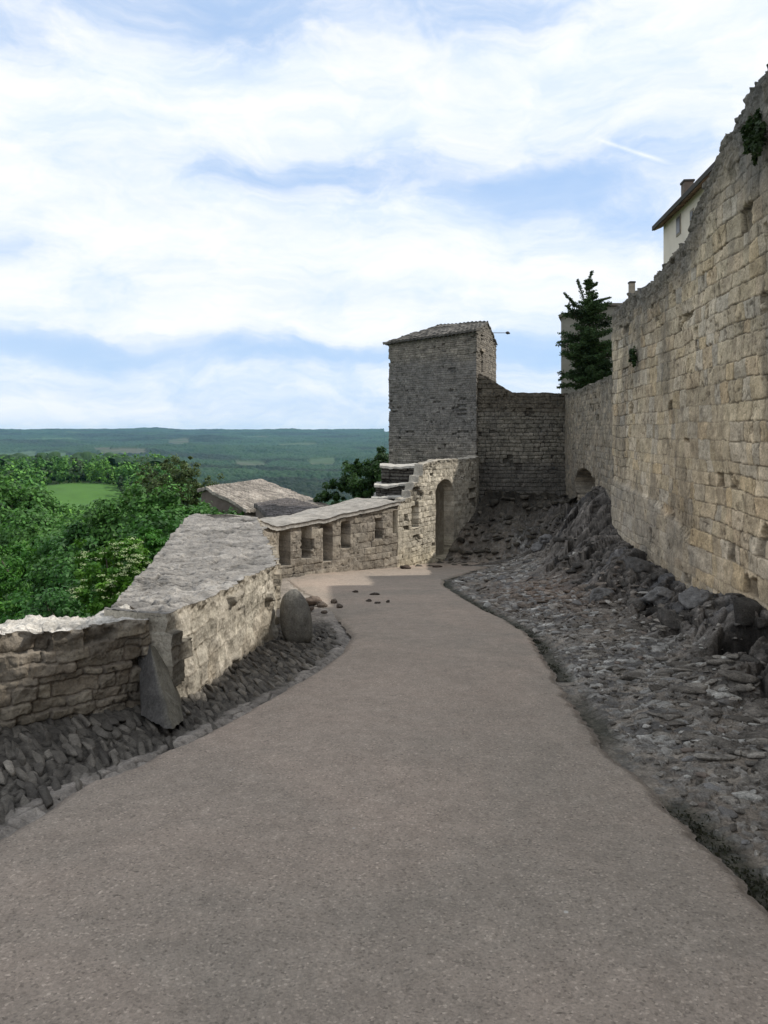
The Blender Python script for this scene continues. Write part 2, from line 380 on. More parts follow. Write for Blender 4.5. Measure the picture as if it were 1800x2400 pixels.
# ================================================================== SETTING: terrain
PLX = [(-3.0, -30), (-2.9, 3), (-2.4, 5.8), (-2.9, 9.1), (-3.9, 15), (-2.8, 19), (-.7, 22), (-.4, 28.5)]
def left_edge(y): return np.interp(y, [p[1] for p in PLX], [p[0] for p in PLX])
ZL = ([0, 3, 12, 40, 60, 120, 230, 500, 620, 800, 1200], [-3.6, -8, -13, -17, -19, -22, -26, -26, -45, -85, -108])
ZR = ([0, 3, 12, 40, 80, 150, 300, 600, 1200], [-3.6, -8, -14, -22, -30, -45, -68, -90, -110])
def ground(x, y):
    s = np.maximum(left_edge(y)-x, 0); s2 = np.maximum(y-29.5, 0)
    s = np.where(x < 4.6, np.maximum(s, s2), np.maximum(0, np.maximum(y-60, 0)+0*x)); s = np.maximum(s, np.hypot(x, y)-70)
    s = np.where(y < -30, np.maximum(s, -30-y), s)
    k = x/np.maximum(y, 1)
    bl = sst(-.29, -.20, k)
    z = np.interp(s, *ZL)*(1-bl)+np.interp(s, *ZR)*bl
    far = np.hypot(x, y)
    th = np.arctan2(x, y)
    skyl = 34+14*np.exp(-((th+.30)/.03)**2)+16*sst(-.1, .1, th)+5*fbm(th*22, th*0, 5, 3)
    rise = np.interp(far, [0, 1500, 2600, 4200, 6000, 8200, 9200, 12000, 15000], [0, 0, .05, .16, .42, .93, 1.0, .7, .3])
    z = z+rise*(skyl+110)+42*fbm(x/1100+3, y/900, 9, 4)*sst(900, 2200, far)*sst(9200, 7000, far)+7*fbm(x/90, y/90, 12, 3)*sst(60, 250, s)
    plateau = zroad(np.clip(y, -30, 40))-.28+0*x
    terrace = .8+0*x
    z = np.where(s <= 0, np.where(x > np.interp(y, [-30, 8.4, 17, 25, 60], [3.1, 5.85, 6.8, 7.7, 8.2]), terrace, plateau), np.where(x > 4.6, np.minimum(z+4.4, .8), z))
    return z
def polar(name, r0, r1, nr, a0, a1, na, zf, mat, colf, lift=0):
    rr = np.exp(np.linspace(math.log(r0), math.log(r1), nr)); aa = np.linspace(a0, a1, na)
    A, Rr = np.meshgrid(aa, rr, indexing='ij'); X = Rr*np.sin(A); Y = Rr*np.cos(A)
    Z = zf(X, Y)
    return mesh_np(name, np.stack([X, Y, Z], -1).reshape(-1, 3), gridfaces(na, nr, flip=True), mat, colf(X, Y, Z).reshape(-1, 3), None, True)
def earth_col(X, Y, Z):
    b = np.array([.035, .065, .018]); t = np.array([.07, .085, .03])
    w = sst(-.2, .5, fbm(X/160, Y/160, 3, 4))[..., None]*.5
    return (b*(1-w)+t*w)*(1+.4*fbm(X/4, Y/4, 8, 3)[..., None])
M_ground = stone_mat('meadow_earth', .6, 4, (.75, 1.25), .3, .05)
g = polar('ground', .5, 14500, 420, -math.pi, math.pi, 720, lambda X, Y: ground(X, Y), M_ground, earth_col)
tag(g, kind='structure')

# far woodland: a bumpy canopy seen from above
def clearing(X, Y):
    th = np.arctan2(X, Y); r = np.hypot(X, Y); px = HX+F*np.tan(np.clip(th, -1, 1))
    m = 0*X
    for (cx, cr, sx, sr) in ((40, 3300, 48, 620), (130, 3050, 28, 500), (590, 2600, 40, 260), (755, 2750, 34, 260), (240, 3600, 22, 290), (420, 5200, 26, 300), (290, 3300, 60, 200), (700, 4800, 50, 200), (560, 6300, 70, 290), (120, 6100, 60, 280)):
        m = np.maximum(m, np.exp(-((px-cx)/sx)**4-((r-cr)/sr)**4))
    return sst(.35, .6, m+.25*fbm(X/60, Y/60, 41, 3))
def canopy_z(X, Y):
    r = np.hypot(X, Y); s = 9*(1+r/9000)
    f1, f2, i = voro(X/s, Y/s, 3)
    g = ground(X, Y)
    h = 6.5*np.sqrt(np.clip(1-f1*f1*1.6, 0, 1))*(.55+.9*i)+2+6*fbm(X/70, Y/70, 15, 3)+9*fbm(X/330, Y/330, 16, 3)*sst(1500, 3000, r)
    return g+np.maximum(h, .8)*(1-.93*clearing(X, Y))
def canopy_c(X, Y, Z):
    s = 9*(1+np.hypot(X, Y)/9000); f1, f2, i = voro(X/s, Y/s, 3)
    a = np.array([.008, .032, .014]); b = np.array([.028, .068, .024]); w = np.clip(i*.7+.5*fbm(X/200, Y/200, 21, 4)+.1, 0, 1)[..., None]
    c = a*(1-w)+b*w
    dk = sst(.0, .35, fbm(X/400+5, Y/250, 23, 4))[..., None]*.65
    c = c*(1-dk); px = HX+F*X/np.maximum(Y, 1)
    m = clearing(X, Y)[..., None]; t = sst(.35, .65, vn2(X/300+2, Y/500, 27))[..., None]
    fcol = np.where((px < 200)[..., None], np.array([.06, .105, .05]), np.array([.075, .08, .05])*t+np.array([.05, .085, .035])*(1-t))
    return c*(1-m)+fcol*m
fa = polar('distant_forest', 420, 10500, 760, math.atan(-1150/F), math.atan(420/F), 1100, canopy_z, M_forest, canopy_c)
tag(fa, 'far off green woodland covering the valley and hills to the horizon', 'forest', kind='stuff')
M_field = plain('young_crop', (.055, .13, .022), .9, .12, (.85, 1.15), .1)
fx = [P(128, 1156, 1), P(285, 1164, 1), P(262, 1180, 1), P(205, 1204, 1), P(132, 1226, 1), P(140, 1180, 1)]
nf = 40
U_, V_ = np.meshgrid(np.linspace(0, 1, nf), np.linspace(0, 1, nf), indexing='ij')
def quad(p00, p10, p01, p11): return (np.array(p00)*((1-U_)*(1-V_))[..., None]+np.array(p10)*(U_*(1-V_))[..., None]+np.array(p01)*((1-U_)*V_)[..., None]+np.array(p11)*(U_*V_)[..., None])
fq = quad((-96, 205), (-60, 198), (-162, 350), (-112, 340))
fz = ground(fq[..., 0], fq[..., 1])+.25
fo = mesh_np('field', np.concatenate([fq, fz[..., None]], -1).reshape(-1, 3), gridfaces(nf, nf), M_field, None, None, True); tag(fo, kind='structure')

# ------------------------------------------------------------------ leaves
def leafquads(cen, nrm, size, aspect=1.5, r=None):
    r = r or rng; n = len(cen)
    a = r.normal(size=(n, 3)); a -= nrm*np.sum(a*nrm, 1)[:, None]; a /= np.linalg.norm(a, axis=1)[:, None]+1e-9
    b = np.cross(nrm, a); s = np.asarray(size)*np.ones(n)
    A = a*(s*aspect*.5)[:, None]; Bv = b*(s*.5)[:, None]
    v = np.stack([cen-A, cen-Bv*.9+A*.1, cen+A, cen+Bv*.9+A*.1], 1).reshape(-1, 3)
    return v, np.arange(4*n).reshape(n, 4)
def crownpts(c, rad, n, r, nclump=40, cr=.22, shell=.45, lump=.3, floor=None):
    c = np.array(c, float); rad = np.array(rad, float)
    d = r.normal(size=(nclump, 3)); d /= np.linalg.norm(d, axis=1)[:, None]
    q = shell+(1-shell)*r.random(nclump)**.6
    k = 1+lump*r.normal(size=nclump)*.6
    cl = d*(q*k)[:, None]
    w = r.random(nclump)+.4; idx = r.choice(nclump, n, p=w/w.sum())
    g = r.normal(size=(n, 3)); g /= np.linalg.norm(g, axis=1)[:, None]; g *= (r.random(n)**.45)[:, None]
    rc = cr*(.6+.8*r.random(nclump))
    p = cl[idx]+g*rc[idx][:, None]
    nn = g*.7+cl[idx]*.4+r.normal(size=(n, 3))*.45+np.array([0, 0, .35]); nn /= np.linalg.norm(nn, axis=1)[:, None]
    return c+p*rad, nn, idx
def leafcol(idx, n, base, alt, r, nclump, var=.25):
    w = r.random(nclump)[idx]; base = np.array(base); alt = np.array(alt)
    c = base*(1-w)[:, None]+alt*w[:, None]
    return c*(1+var*(r.random(n)-.5)*2)[:, None]
def limbs(mb, base, top, r0, n, spread, r, down=.3):
    base = np.array(base, float); top = np.array(top, float); k = 6; pts = [base+(top-base)*i/k+np.array([r.normal()*.04, r.normal()*.04, 0])*np.linalg.norm(top-base)*(0 < i) for i in range(k+1)]
    for i in range(k): mb.tube(pts[i], pts[i+1], r0*(1-i/k*.85), r0*(1-(i+1)/k*.85), 8)
    H = np.linalg.norm(top-base)
    for i in range(n):
        t = down+(1-down)*r.random(); p = base+(top-base)*t; a = r.random()*6.283; l = spread*(.5+.5*r.random())*(1.15-t*.6)
        q = p+np.array([math.cos(a)*l*.55, math.sin(a)*l*.55, .35*l]); e = q+np.array([math.cos(a+.3)*l*.45, math.sin(a+.3)*l*.45, .3*l])
        rr = r0*(1-t*.8)*.45
        mb.tube(p, q, rr, rr*.6, 6); mb.tube(q, e, rr*.6, rr*.2, 5)
def tree(name, label, cat, base, height, crown, n, size, cols, seed, group=None, nclump=60, cr=.24, shell=.45, r0=.12, lump=.3, mat=None, aspect=1.5, nl=14, trunk='trunk', extra=None):
    r = np.random.default_rng(seed); base = np.array(base, float)
    root = empty(name, base, label, cat, group)
    mb = MB(); cc = np.array(crown[0][0]); limbs(mb, base-np.array([0, 0, .3]), cc+np.array([0, 0, crown[0][1][2]*.6]), r0, nl, max(crown[0][1][:2])*.9, r)
    mb.build(trunk, M_bark, root)
    V, Fc, C = [], [], []; b = 0
    tot = sum(np.prod(c[1])**.66 for c in crown)
    for ci, (c, rad) in enumerate(crown):
        m = int(n*np.prod(rad)**.66/tot); k = max(8, int(nclump*np.prod(rad)**.66/tot))
        p, nn, idx = crownpts(c, rad, m, r, k, cr, shell, lump)
        v, f = leafquads(p, nn, size*(.6+.8*r.random(m)), aspect, r)
        V.append(v); Fc.append(f+b); b += len(v); C.append(np.repeat(leafcol(idx, m, *cols, r, k), 4, 0))
    o = mesh_np('crown', np.concatenate(V), np.concatenate(Fc), mat or M_leaf, np.concatenate(C)); child_fix(o, root)
    if extra: extra(root, r, crown)
    return root

# mid-distance woodland on the shoulder of the hill
def woodland():
    r = np.random.default_rng(21); V, Fc, C = [], [], []; b = 0
    N = 0
    cand = []
    for d in np.exp(r.uniform(math.log(55), math.log(560), 5200)):
        k = r.uniform(-.60, -.02); x = k*d
        if d < 120 and k > -.33: continue
        if k > -.235+.02*math.sin(d*.05) and d > 45: continue
        # keep the crop field open
        if 200 < d < 340 and (-.46 - .0*d) < k < -.345+(-(d-200)/140*.01): continue
        if 150 < d <= 205 and -.455 < k < -.36: continue
        cand.append((d, x))
    cand = np.array(cand)
    # thin to a spacing
    keep = []; cell = {}
    for d, x in cand:
        sp = 5.2 if d < 260 else 6.2; key = (int(x//sp), int(d//sp))
        if key in cell: continue
        cell[key] = 1; keep.append((d, x))
    for d, x in keep:
        h = r.uniform(7, 11)*(.8 if d < 90 else 1); w = h*r.uniform(.32, .42)
        if d < 215 and -.50 < x/d < -.30: h *= .8
        g = float(ground(np.array([x]), np.array([d]))[0])
        n = int(np.clip(52000/d, 110, 620)); k = 16
        s = np.clip(d*.0042, .28, 1.3)
        p, nn, idx = crownpts((x, d, g+h*.58), (w, w, h*.46), n, r, k, .36, .45, .18)
        v, f = leafquads(p, nn, s*(.6+.8*r.random(n)), 1.3, r)
        t = r.random(); base = np.array([.036, .110, .022])*(1-t)+np.array([.085, .195, .036])*t; alt = base*np.array([1.5, 1.4, 1.2])
        if r.random() < .12: base = np.array([.03, .055, .02]); alt = base*1.3
        V.append(v); Fc.append(f+b); b += len(v); C.append(np.repeat(leafcol(idx, n, base, alt, r, k), 4, 0))
    # understorey sheet
    o = mesh_np('forest', np.concatenate(V), np.concatenate(Fc), M_forest, np.concatenate(C))
    tag(o, 'dense green woodland on the shoulder of the hill around the small field', 'forest', kind='stuff')
    print('woodland', len(keep), len(np.concatenate(Fc)))
woodland()

# ================================================================== road and verges
LE = [onroad(*p) for p in ((0, 1810), (100, 1738), (200, 1682), (400, 1600), (500, 1550), (590, 1500), (650, 1470), (700, 1436), (742, 1402), (757, 1374), (735, 1340), (700, 1308), (668, 1288), (640, 1270), (618, 1252))]
RE = [onroad(*p) for p in ((1659, 1950), (1500, 1790), (1400, 1690), (1300, 1600), (1240, 1520), (1190, 1440), (1150, 1375), (1100, 1340), (1040, 1312), (985, 1280), (958, 1262), (960, 1250), (1010, 1236), (1060, 1222), (1082, 1216))]
le_y = np.array([-30, 2.5]+[p[1] for p in LE]+[26]); le_x = np.array([-2.2, -1.95]+[p[0] for p in LE]+[.3])
re_y = np.array([-30, 2.0]+[p[1] for p in RE]+[26]); re_x = np.array([1.6, 1.5]+[p[0] for p in RE]+[3.5])
def xl(y): return np.interp(y, le_y, le_x)
def xr(y): return np.interp(y, re_y, re_x)
def wigl(y): return .035*fbm(y*3, y*0, 61, 4)+.02*fbm(y*14, y*0, 62, 3)
def wigr(y): return .04*fbm(y*3, y*0, 63, 4)+.03*fbm(y*12, y*0, 64, 3)
rows = np.concatenate([np.linspace(-12, .9, 30), np.exp(np.linspace(math.log(1.0), math.log(25.5), 1050))])
t = np.linspace(0, 1, 420)
Yg, Tg = np.meshgrid(rows, t, indexing='ij')
XL = xl(Yg)+wigl(Yg); XR = xr(Yg)+wigr(Yg); Xg = XL+(XR-XL)*Tg
edge = np.minimum(Xg-XL, XR-Xg)
ZR_ = zroad(Yg)+.02*fbm(Xg*.8, Yg*.8, 71, 3)+.0035*fbm(Xg*6, Yg*6, 72, 4)+.003*fbm(Xg*40, Yg*40, 73, 2)-.03*sst(.10, 0, edge)**2
rc = np.ones(Xg.shape)[..., None]*np.array([1., 1, 1]); dn = sst(.10+.06*fbm(Xg*9, Yg*9, 74, 3), .0, edge)[..., None]*.35
rc = rc*(1-dn)*(1+.10*fbm(Xg*1.2, Yg*.5, 75, 4)[..., None])
warm = sst(7, 17, Yg)[..., None]; rc = rc*(1+warm*np.array([.34, .36, .30]))       # dustier farther down
pale = sst(.28, .45, fbm(Xg*3, Yg*3, 76, 4))[..., None]; rc = rc*(1+.07*pale)
o = mesh_np('road', np.stack([Xg, Yg, ZR_], -1).reshape(-1, 3), gridfaces(len(rows), len(t), flip=True), M_road, rc.reshape(-1, 3), None, True); tag(o, kind='structure')

def stones(P_, dim, rz, tx, ty, cols, seed, nt=18, npp=11, pw=.45, rough=.3):
    th, ph_ = np.meshgrid(np.linspace(0, 2*math.pi, nt), np.linspace(0, math.pi, npp), indexing='ij')
    D = np.stack([np.sin(ph_)*np.cos(th), np.sin(ph_)*np.sin(th), np.cos(ph_)], -1).reshape(-1, 3)
    T_ = np.sign(D)*np.abs(D)**pw; T_ /= np.maximum(1, .86*np.linalg.norm(T_, axis=1))[:, None]
    n = len(P_); off = np.arange(n)[:, None]*7.31
    k = 1+rough*fbm3(D[None, :, 0]*1.2+off, D[None, :, 1]*1.2+off*.7, D[None, :, 2]*1.2+off*0, seed, 3)
    Q = T_[None]*k[..., None]
    rs = np.random.default_rng(seed+77)
    for _ in range(9):
        pn = rs.normal(size=(n, 3)); pn /= np.linalg.norm(pn, axis=1)[:, None]; dd = rs.uniform(.5, .82, n)[:, None]
        dp = np.einsum('nij,nj->ni', Q, pn); Q = Q-(np.maximum(dp-dd, 0)*.92)[..., None]*pn[:, None, :]
    Q = Q*dim[:, None, :]*1.12
    z = Q[..., 2]+Q[..., 0]*tx[:, None]+Q[..., 1]*ty[:, None]
    c_, s_ = np.cos(rz)[:, None], np.sin(rz)[:, None]
    V = np.stack([P_[:, None, 0]+Q[..., 0]*c_-Q[..., 1]*s_, P_[:, None, 1]+Q[..., 0]*s_+Q[..., 1]*c_, P_[:, None, 2]+z], -1)
    f = gridfaces(nt, npp, flip=True); Fc = (f[None]+(np.arange(n)*len(D))[:, None, None]).reshape(-1, 4)
    C = cols[:, None, :]*(1+.25*fbm3(D[None, :, 0]*2+off, D[None, :, 1]*2+off, D[None, :, 2]*2+off*0, seed+3, 3)[..., None])
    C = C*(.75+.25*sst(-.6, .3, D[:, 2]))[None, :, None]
    return V.reshape(-1, 3), Fc, C.reshape(-1, 3)
def sampler(rows_, A0_, A1_, Z_):
    nc = Z_.shape[1]
    def fn(x, y):
        i = np.clip(np.searchsorted(rows_, y), 0, len(rows_)-1); a = A0_[i, 0]; b = A1_[i, 0]
        j = np.clip(np.round((x-a)/(b-a)*(nc-1)).astype(int), 0, nc-1); return Z_[i, j], (x-a)/(b-a)
    return fn
# left verge of stones set on edge
WL = [(-4.6, -12), (-4.6, 4.0), (-2.75, 5.2), (-1.85, 5.95), (-1.62, 6.2), (-1.32, 9.15), (-1.45, 10), (-2.4, 14.5), (-2.9, 18)]
def xwl(y): return np.interp(y, [p[1] for p in WL], [p[0] for p in WL])
rows2 = np.concatenate([np.linspace(-6, 1.4, 12), np.exp(np.linspace(math.log(1.5), math.log(17.5), 780))]); t2 = np.linspace(0, 1, 330)
Yv, Tv = np.meshgrid(rows2, t2, indexing='ij')
A0 = xwl(Yv)-.25; A1 = xl(Yv)+.08; A1 = np.maximum(A1, A0+.05); Xv = A0+(A1-A0)*Tv
ang = R(38)+.5*fbm(Xv*.5, Yv*.5, 81, 2); ca, sa = np.cos(R(62)), np.sin(R(62))
Xw = Xv+.10*fbm(Xv*1.1, Yv*1.1, 82, 3); Yw = Yv+.10*fbm(Xv*1.1+9, Yv*1.1, 83, 3)
uu = (Xw*ca-Yw*sa); vv = (Xw*sa+Yw*ca)                              # long stones pointing to the road
hf, e, sid = facets(uu/.25+.15*fbm(uu*5, vv*5, 186, 2), vv/.052+.25*fbm(uu*4, vv*6, 187, 3), 84, .95, .7)
e = np.clip(e, 0, 1); prof = sst(0.0, .15, e)
small = sst(10.0, 11.5, Yv)
dist_r = xl(Yv)-Xv
strip = sst(.22, .08, dist_r+.1*fbm(Xv*4, Yv*4, 86, 2))             # mortared margin beside the road
f3, f4, sid2 = voro(Xw/.17, Yw/.14, 85, .9); e2 = sst(0, .12, f4-f3)
lowr = sst(.05, .2, dist_r)*sst(11, 10, Yv)
hst = (.018*(prof-1)+.012*hf-.02*lowr+.008*fbm(uu*9, vv*25, 188, 3))*(1-strip)+strip*(-.012*(1-e2)+.012*(sid2-.5))
hst *= (1-.6*small)
base = zroad(Yv)-.02+.10*sst(.2, 1.2, dist_r)*sst(11, 9, Yv)+.05*fbm(Xv, Yv, 87, 3)*sst(.05, .4, dist_r)-.035*sst(.10, .0, dist_r)*(1-small)
Zv = base+hst+.008*fbm(Xv*18, Yv*18, 88, 4)
g0 = np.array([.065, .058, .05]); g1 = np.array([.15, .135, .115]); ws = sid[..., None]
cv = (g0*(1-ws)+g1*1.0*ws)*(.12+.6*prof[..., None])
cm = np.array([.23, .205, .18])*(.8+.4*sid2[..., None])*(.5+.5*e2[..., None]); cv = cv*(1-strip[..., None])+cm*strip[..., None]
dust = np.array([.27, .235, .20]); sm = small[..., None]*.8; cv = cv*(1-sm)+dust*(1+.25*fbm(Xv*7, Yv*7, 89, 4)[..., None])*sm
cv = cv*(1+.25*fbm(Xv*3, Yv*3, 90, 4)[..., None])
vzf = sampler(rows2, A0, A1, Zv); r = np.random.default_rng(88)
ga, gb = np.meshgrid(np.arange(-60, 60), np.arange(-330, 330), indexing='ij'); ga = ga.ravel(); gb = gb.ravel()
lu = (ga+.5*(gb % 2)+r.uniform(-.25, .25, len(ga)))*.215; lv = (gb+r.uniform(-.25, .25, len(ga)))*.058
tb = R(62); sxx = lu*math.cos(tb)+lv*math.sin(tb); syy = -lu*math.sin(tb)+lv*math.cos(tb)
bend = .55*fbm(sxx*.45, syy*.45, 191, 2)
m = (syy > 2.7) & (syy < 10.2) & (sxx > xwl(syy)-.05) & (sxx < xl(syy)-.10-.06*r.random(len(sxx))) & (r.random(len(sxx)) > .03)
sxx, syy, bend = sxx[m], syy[m], bend[m]; n = len(sxx); zz, _ = vzf(sxx, syy)
far_ = sst(8, 10, syy)
dim = np.stack([r.uniform(.10, .16, n)*(1-.3*far_), r.uniform(.024, .036, n), r.uniform(.028, .038, n)], -1)
g_ = r.random(n)[:, None]**1.5; cc_ = np.array([.066, .059, .051])*(1-g_)+np.array([.175, .157, .133])*g_; pl = (r.random(n) < .02)[:, None]; cc_ = np.where(pl, cc_*1.6, cc_)
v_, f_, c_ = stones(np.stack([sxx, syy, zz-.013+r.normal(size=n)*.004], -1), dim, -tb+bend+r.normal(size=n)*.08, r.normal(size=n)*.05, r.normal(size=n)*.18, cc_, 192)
hv = np.stack([Xv, Yv, Zv], -1).reshape(-1, 3)
o = mesh_np('cobbled_verge', np.concatenate([hv, v_]), np.concatenate([gridfaces(len(rows2), len(t2), flip=True), f_+len(hv)]), M_cob, np.concatenate([cv.reshape(-1, 3), c_]), None, True); tag(o, kind='structure')

# right rocky bank up to the fortress wall
def xw(y): return np.interp(y, [-12, 8.4, 16.9, 25.3], [2.16, 4.3, 5.2, 6.15])
rows3 = np.concatenate([np.linspace(-12, 1.4, 16), np.exp(np.linspace(math.log(1.5), math.log(25.6), 960))]); t3 = np.linspace(0, 1, 560)
Yb, Tb = np.meshgrid(rows3, t3, indexing='ij')
B0 = np.where(Yb > 20.4, np.minimum(xr(Yb)-.12, .38+(Yb-20.15)*.6667-.05), xr(Yb)-.12); B1 = xw(Yb)+.35; Xb = B0+(B1-B0)*Tb
dr = Xb-xr(Yb); wd = xw(Yb)-xr(Yb); q = np.clip(dr/wd, 0, 1.2)
zf = np.interp(Yb, [-12, 3, 8.4, 11, 14, 16.8, 18.2, 20, 22, 25.3], [-.6, -1.75, -2.02, -2.28, -2.3, -2.3, -2.1, -2.1, -2.15, -2.25])
zb0 = zroad(Yb)-.035
q1 = q+.10*fbm(Xb*.9, Yb*.9, 101, 3)
shape = .22*sst(.05, .5, q1)+.78*sst(.42, .98, q1)
Zb = zb0+(zf-zb0)*shape
h2m = facets(Xb*2.6+.4*fbm(Xb*2, Yb*2, 151, 2), Yb*3+.4*fbm(Xb*2, Yb*2, 152, 2), 153, .95, 1.3)[0]
mound = sst(21.3, 25.6, Yb+.35*(Xb-2.5)+.7*fbm(Xb*.8, Yb*.8, 102, 4)); Zb = Zb*(1-mound)+mound*np.maximum(-2.15, Zb)+mound*(.13*h2m+.16*fbm(Xb*2.4, Yb*2.4, 99, 5)+.10*ridged(Xb*2, Yb*2, 98, 4))
ca, sa = np.cos(R(-32)), np.sin(R(-32)); ua = Xb*ca-Yb*sa; va = Xb*sa+Yb*ca
Zb += .85*sst(.55, 1.10, q)*np.exp(-((Yb-18.4)/1.7)**2)
rockm = sst(.42, .72, q1+.1*fbm(Xb*1.5, Yb*1.5, 103, 3))*sst(3.0, 5, Yb)*sst(24.8, 22, Yb)
wx = .35*fbm(ua*1.1, va*1.1, 141, 3); wy = .35*fbm(ua*1.1+9, va*1.1, 142, 3)
h1, e1, i1 = facets(ua*.95+wx, va*2.0+wy, 104, .95, 1.5); h2, e2_, i2 = facets(ua*2.9+2*wx, va*5.2+2*wy, 143, .95, 1.4); h3, e3, i3 = facets(ua*8+4*wx, va*13+4*wy, 144, .95, 1.3)
rid = .5+.5*h1
Zb += rockm*((.27*h1+.11*h2+.035*h3)*sst(1.06, .85, q)+.03)-rockm*(.07*sst(.10, 0, e1)+.035*sst(.14, 0, e2_))
fine_ = fbm(ua*9, va*14, 130, 4); Zb += rockm*.022*fine_
stonem = (1-rockm)
hs, es, sid = facets((Xb*.94+Yb*.3+.05*fbm(Xb*3, Yb*3, 108, 2))/.15+.2*fbm(Xb*9, Yb*9, 145, 2), (Yb*.94-Xb*.3)/.105+.2*fbm(Xb*9, Yb*9, 146, 2), 107, .98, 1.1)
hs2, es2, sid2b = facets(Xb/.065, Yb/.06, 147, .98, 1.); small2 = (sid2b > .55)*sst(.02, .2, es2)
pe = sst(0, .16, es); present = (sid > .28)*sst(.32, .46, vn2(Xb*1.1, Yb*.9, 109)+.2*sst(6.5, 3.5, Yb)*sst(.30, .55, q)+.16*fbm(Xb*6, Yb*6, 110, 2))
flag = sst(.3, .6, q)*sst(7.5, 4.5, Yb)                              # close-set stones low down on the bank
pres = np.maximum(present, flag)
Zb += stonem*sst(.04, .22, dr)*(pres*pe*(.006+.014*(hs+.5))+(1-pres)*small2*.014)+.014*fbm(Xb*11, Yb*11, 111, 4)*sst(-.02, .2, dr)+.05*fbm(Xb*1.7, Yb*1.7, 112, 3)*sst(.05, .5, dr)
gut = sst(20, 18, Yb)*sst(.16, .03, np.abs(dr-.07-.04*fbm(Yb*2, Yb*0, 113, 3)))*sst(3, 2, np.abs(Yb-14)*0+1); gm = gut*sst(.3, .5, vn2(Yb*1.6, Yb*0, 114)+.25)
Zb -= .03*gm
ea = np.array([.25, .212, .172]); eb = np.array([.14, .125, .108])
we = sst(-.3, .35, fbm(Xb*1.3, Yb*1.3, 115, 4))[..., None]; cb = ea*(1-we)+eb*we
du = (sst(1.0, .25, dr+.5*fbm(Xb*1.5, Yb*.8, 161, 3))*sst(3.4, 5, Yb)*sst(13, 9, Yb))[..., None]*.8; cb = cb*(1-du)+np.array([.33, .29, .245])*(1+.3*fbm(Xb*5, Yb*5, 162, 4)[..., None])*du
red = np.exp(-((Xb-2.9)/.9)**2-((Yb-13.2)/2.2)**2)[..., None]*.8; cb = cb*(1-red)+np.array([.20, .135, .10])*red
sc = (np.array([.16, .155, .15])*(1-sid)[..., None]+np.array([.56, .54, .50])*(sid**3)[..., None])
k = (pres*pe*stonem*sst(.05, .25, dr))[..., None]; cb = cb*(1-k*.9)+sc*k*.9
k2 = ((1-pres)*small2*stonem)[..., None]; cb = cb*(1-k2*.7)+(np.array([.20, .19, .175])*(.5+sid2b[..., None]))*k2*.7
crev = (pres*(1-pe)*stonem)[..., None]*.5; cb = cb*(1-crev)
rk = rockm[..., None]; gr = np.array([.112, .100, .088])*(.7+.6*i1[..., None])*(.75+.5*i2[..., None])*(.8+.4*i3[..., None])*(1+.35*fbm(ua*4, va*7, 116, 5)[..., None])
gr = gr*(1-.6*sst(.09, 0, e1))[..., None]*(1-.5*sst(.12, 0, e2_))[..., None]*(1+.8*fine_)[..., None]  # cavity shade put into the rock colour: crevices and hollows darkened
blu = sst(.15, .5, fbm(ua*.7, va*1.6, 117, 3))[..., None]; gr = gr*(1-blu*.5)+np.array([.17, .172, .18])*blu*.5
cb = cb*(1-rk)+gr*rk
mo = (mound*(1-rockm*.5))[..., None]; cb = cb*(1-mo)+np.array([.038, .033, .025])*(1+.6*fbm(Xb*4, Yb*4, 118, 4)[..., None])*(.8+.8*(h2m > .35))[..., None]*mo
cb = cb*(1-gm[..., None]*.75)+np.array([.035, .038, .025])*gm[..., None]*.75
cb = cb*(1+.3*fbm(Xb*8, Yb*8, 119, 4)[..., None])
bzf = sampler(rows3, B0, B1, Zb); r = np.random.default_rng(99)
VV, FF, CC = [np.stack([Xb, Yb, Zb], -1).reshape(-1, 3)], [gridfaces(len(rows3), len(t3), flip=True)], [cb.reshape(-1, 3)]; nb_ = len(VV[0])
def addst(sp_, y0, y1, sz, prob, colf, seed, flat=.4, asp=1.6, sink=.25, rot=.35):
    global nb_
    gx, gy = np.meshgrid(np.arange(0, 6.5, sp_), np.arange(y0, y1, sp_*.8), indexing='ij'); gx = gx.ravel(); gy = gy.ravel(); n = len(gx)
    gx = gx+r.uniform(-.45, .45, n)*sp_; gy = gy+r.uniform(-.45, .45, n)*sp_*.8
    dr_ = gx-xr(gy); q_ = dr_/(xw(gy)-xr(gy)); m = np.where(gy > 20.4, gx > .38+(gy-20.15)*.6667+.15, dr_ > .10) & (q_ < 1.0) & (np.abs(gx/gy) < .6) & (r.random(n) < prob(gx, gy, q_, dr_)); gx, gy, q_ = gx[m], gy[m], q_[m]; n = len(gx)
    z_, _ = bzf(gx, gy); s_ = r.uniform(sz[0], sz[1], n)*r.uniform(.6, 1.1, n)
    dim = np.stack([s_*r.uniform(1, asp, n), s_*r.uniform(.7, 1, n), s_*flat*r.uniform(.7, 1.3, n)], -1)
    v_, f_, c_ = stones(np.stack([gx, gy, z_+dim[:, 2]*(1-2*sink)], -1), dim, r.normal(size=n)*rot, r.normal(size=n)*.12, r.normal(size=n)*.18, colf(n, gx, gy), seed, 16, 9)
    VV.append(v_); FF.append(f_+nb_); CC.append(c_); nb_ += len(v_)
def greys(n, x, y):
    g_ = r.random(n)[:, None]**1.3; c_ = np.array([.135, .120, .102])*(1-g_)+np.array([.34, .31, .27])*g_; c_ = np.where((r.random(n) < .10)[:, None], np.array([.48, .46, .42]), c_)
    rd = np.exp(-((x-2.9)/.9)**2-((y-13.2)/2.2)**2)[:, None]*.6; return c_*(1-rd)+np.array([.26, .18, .13])*rd
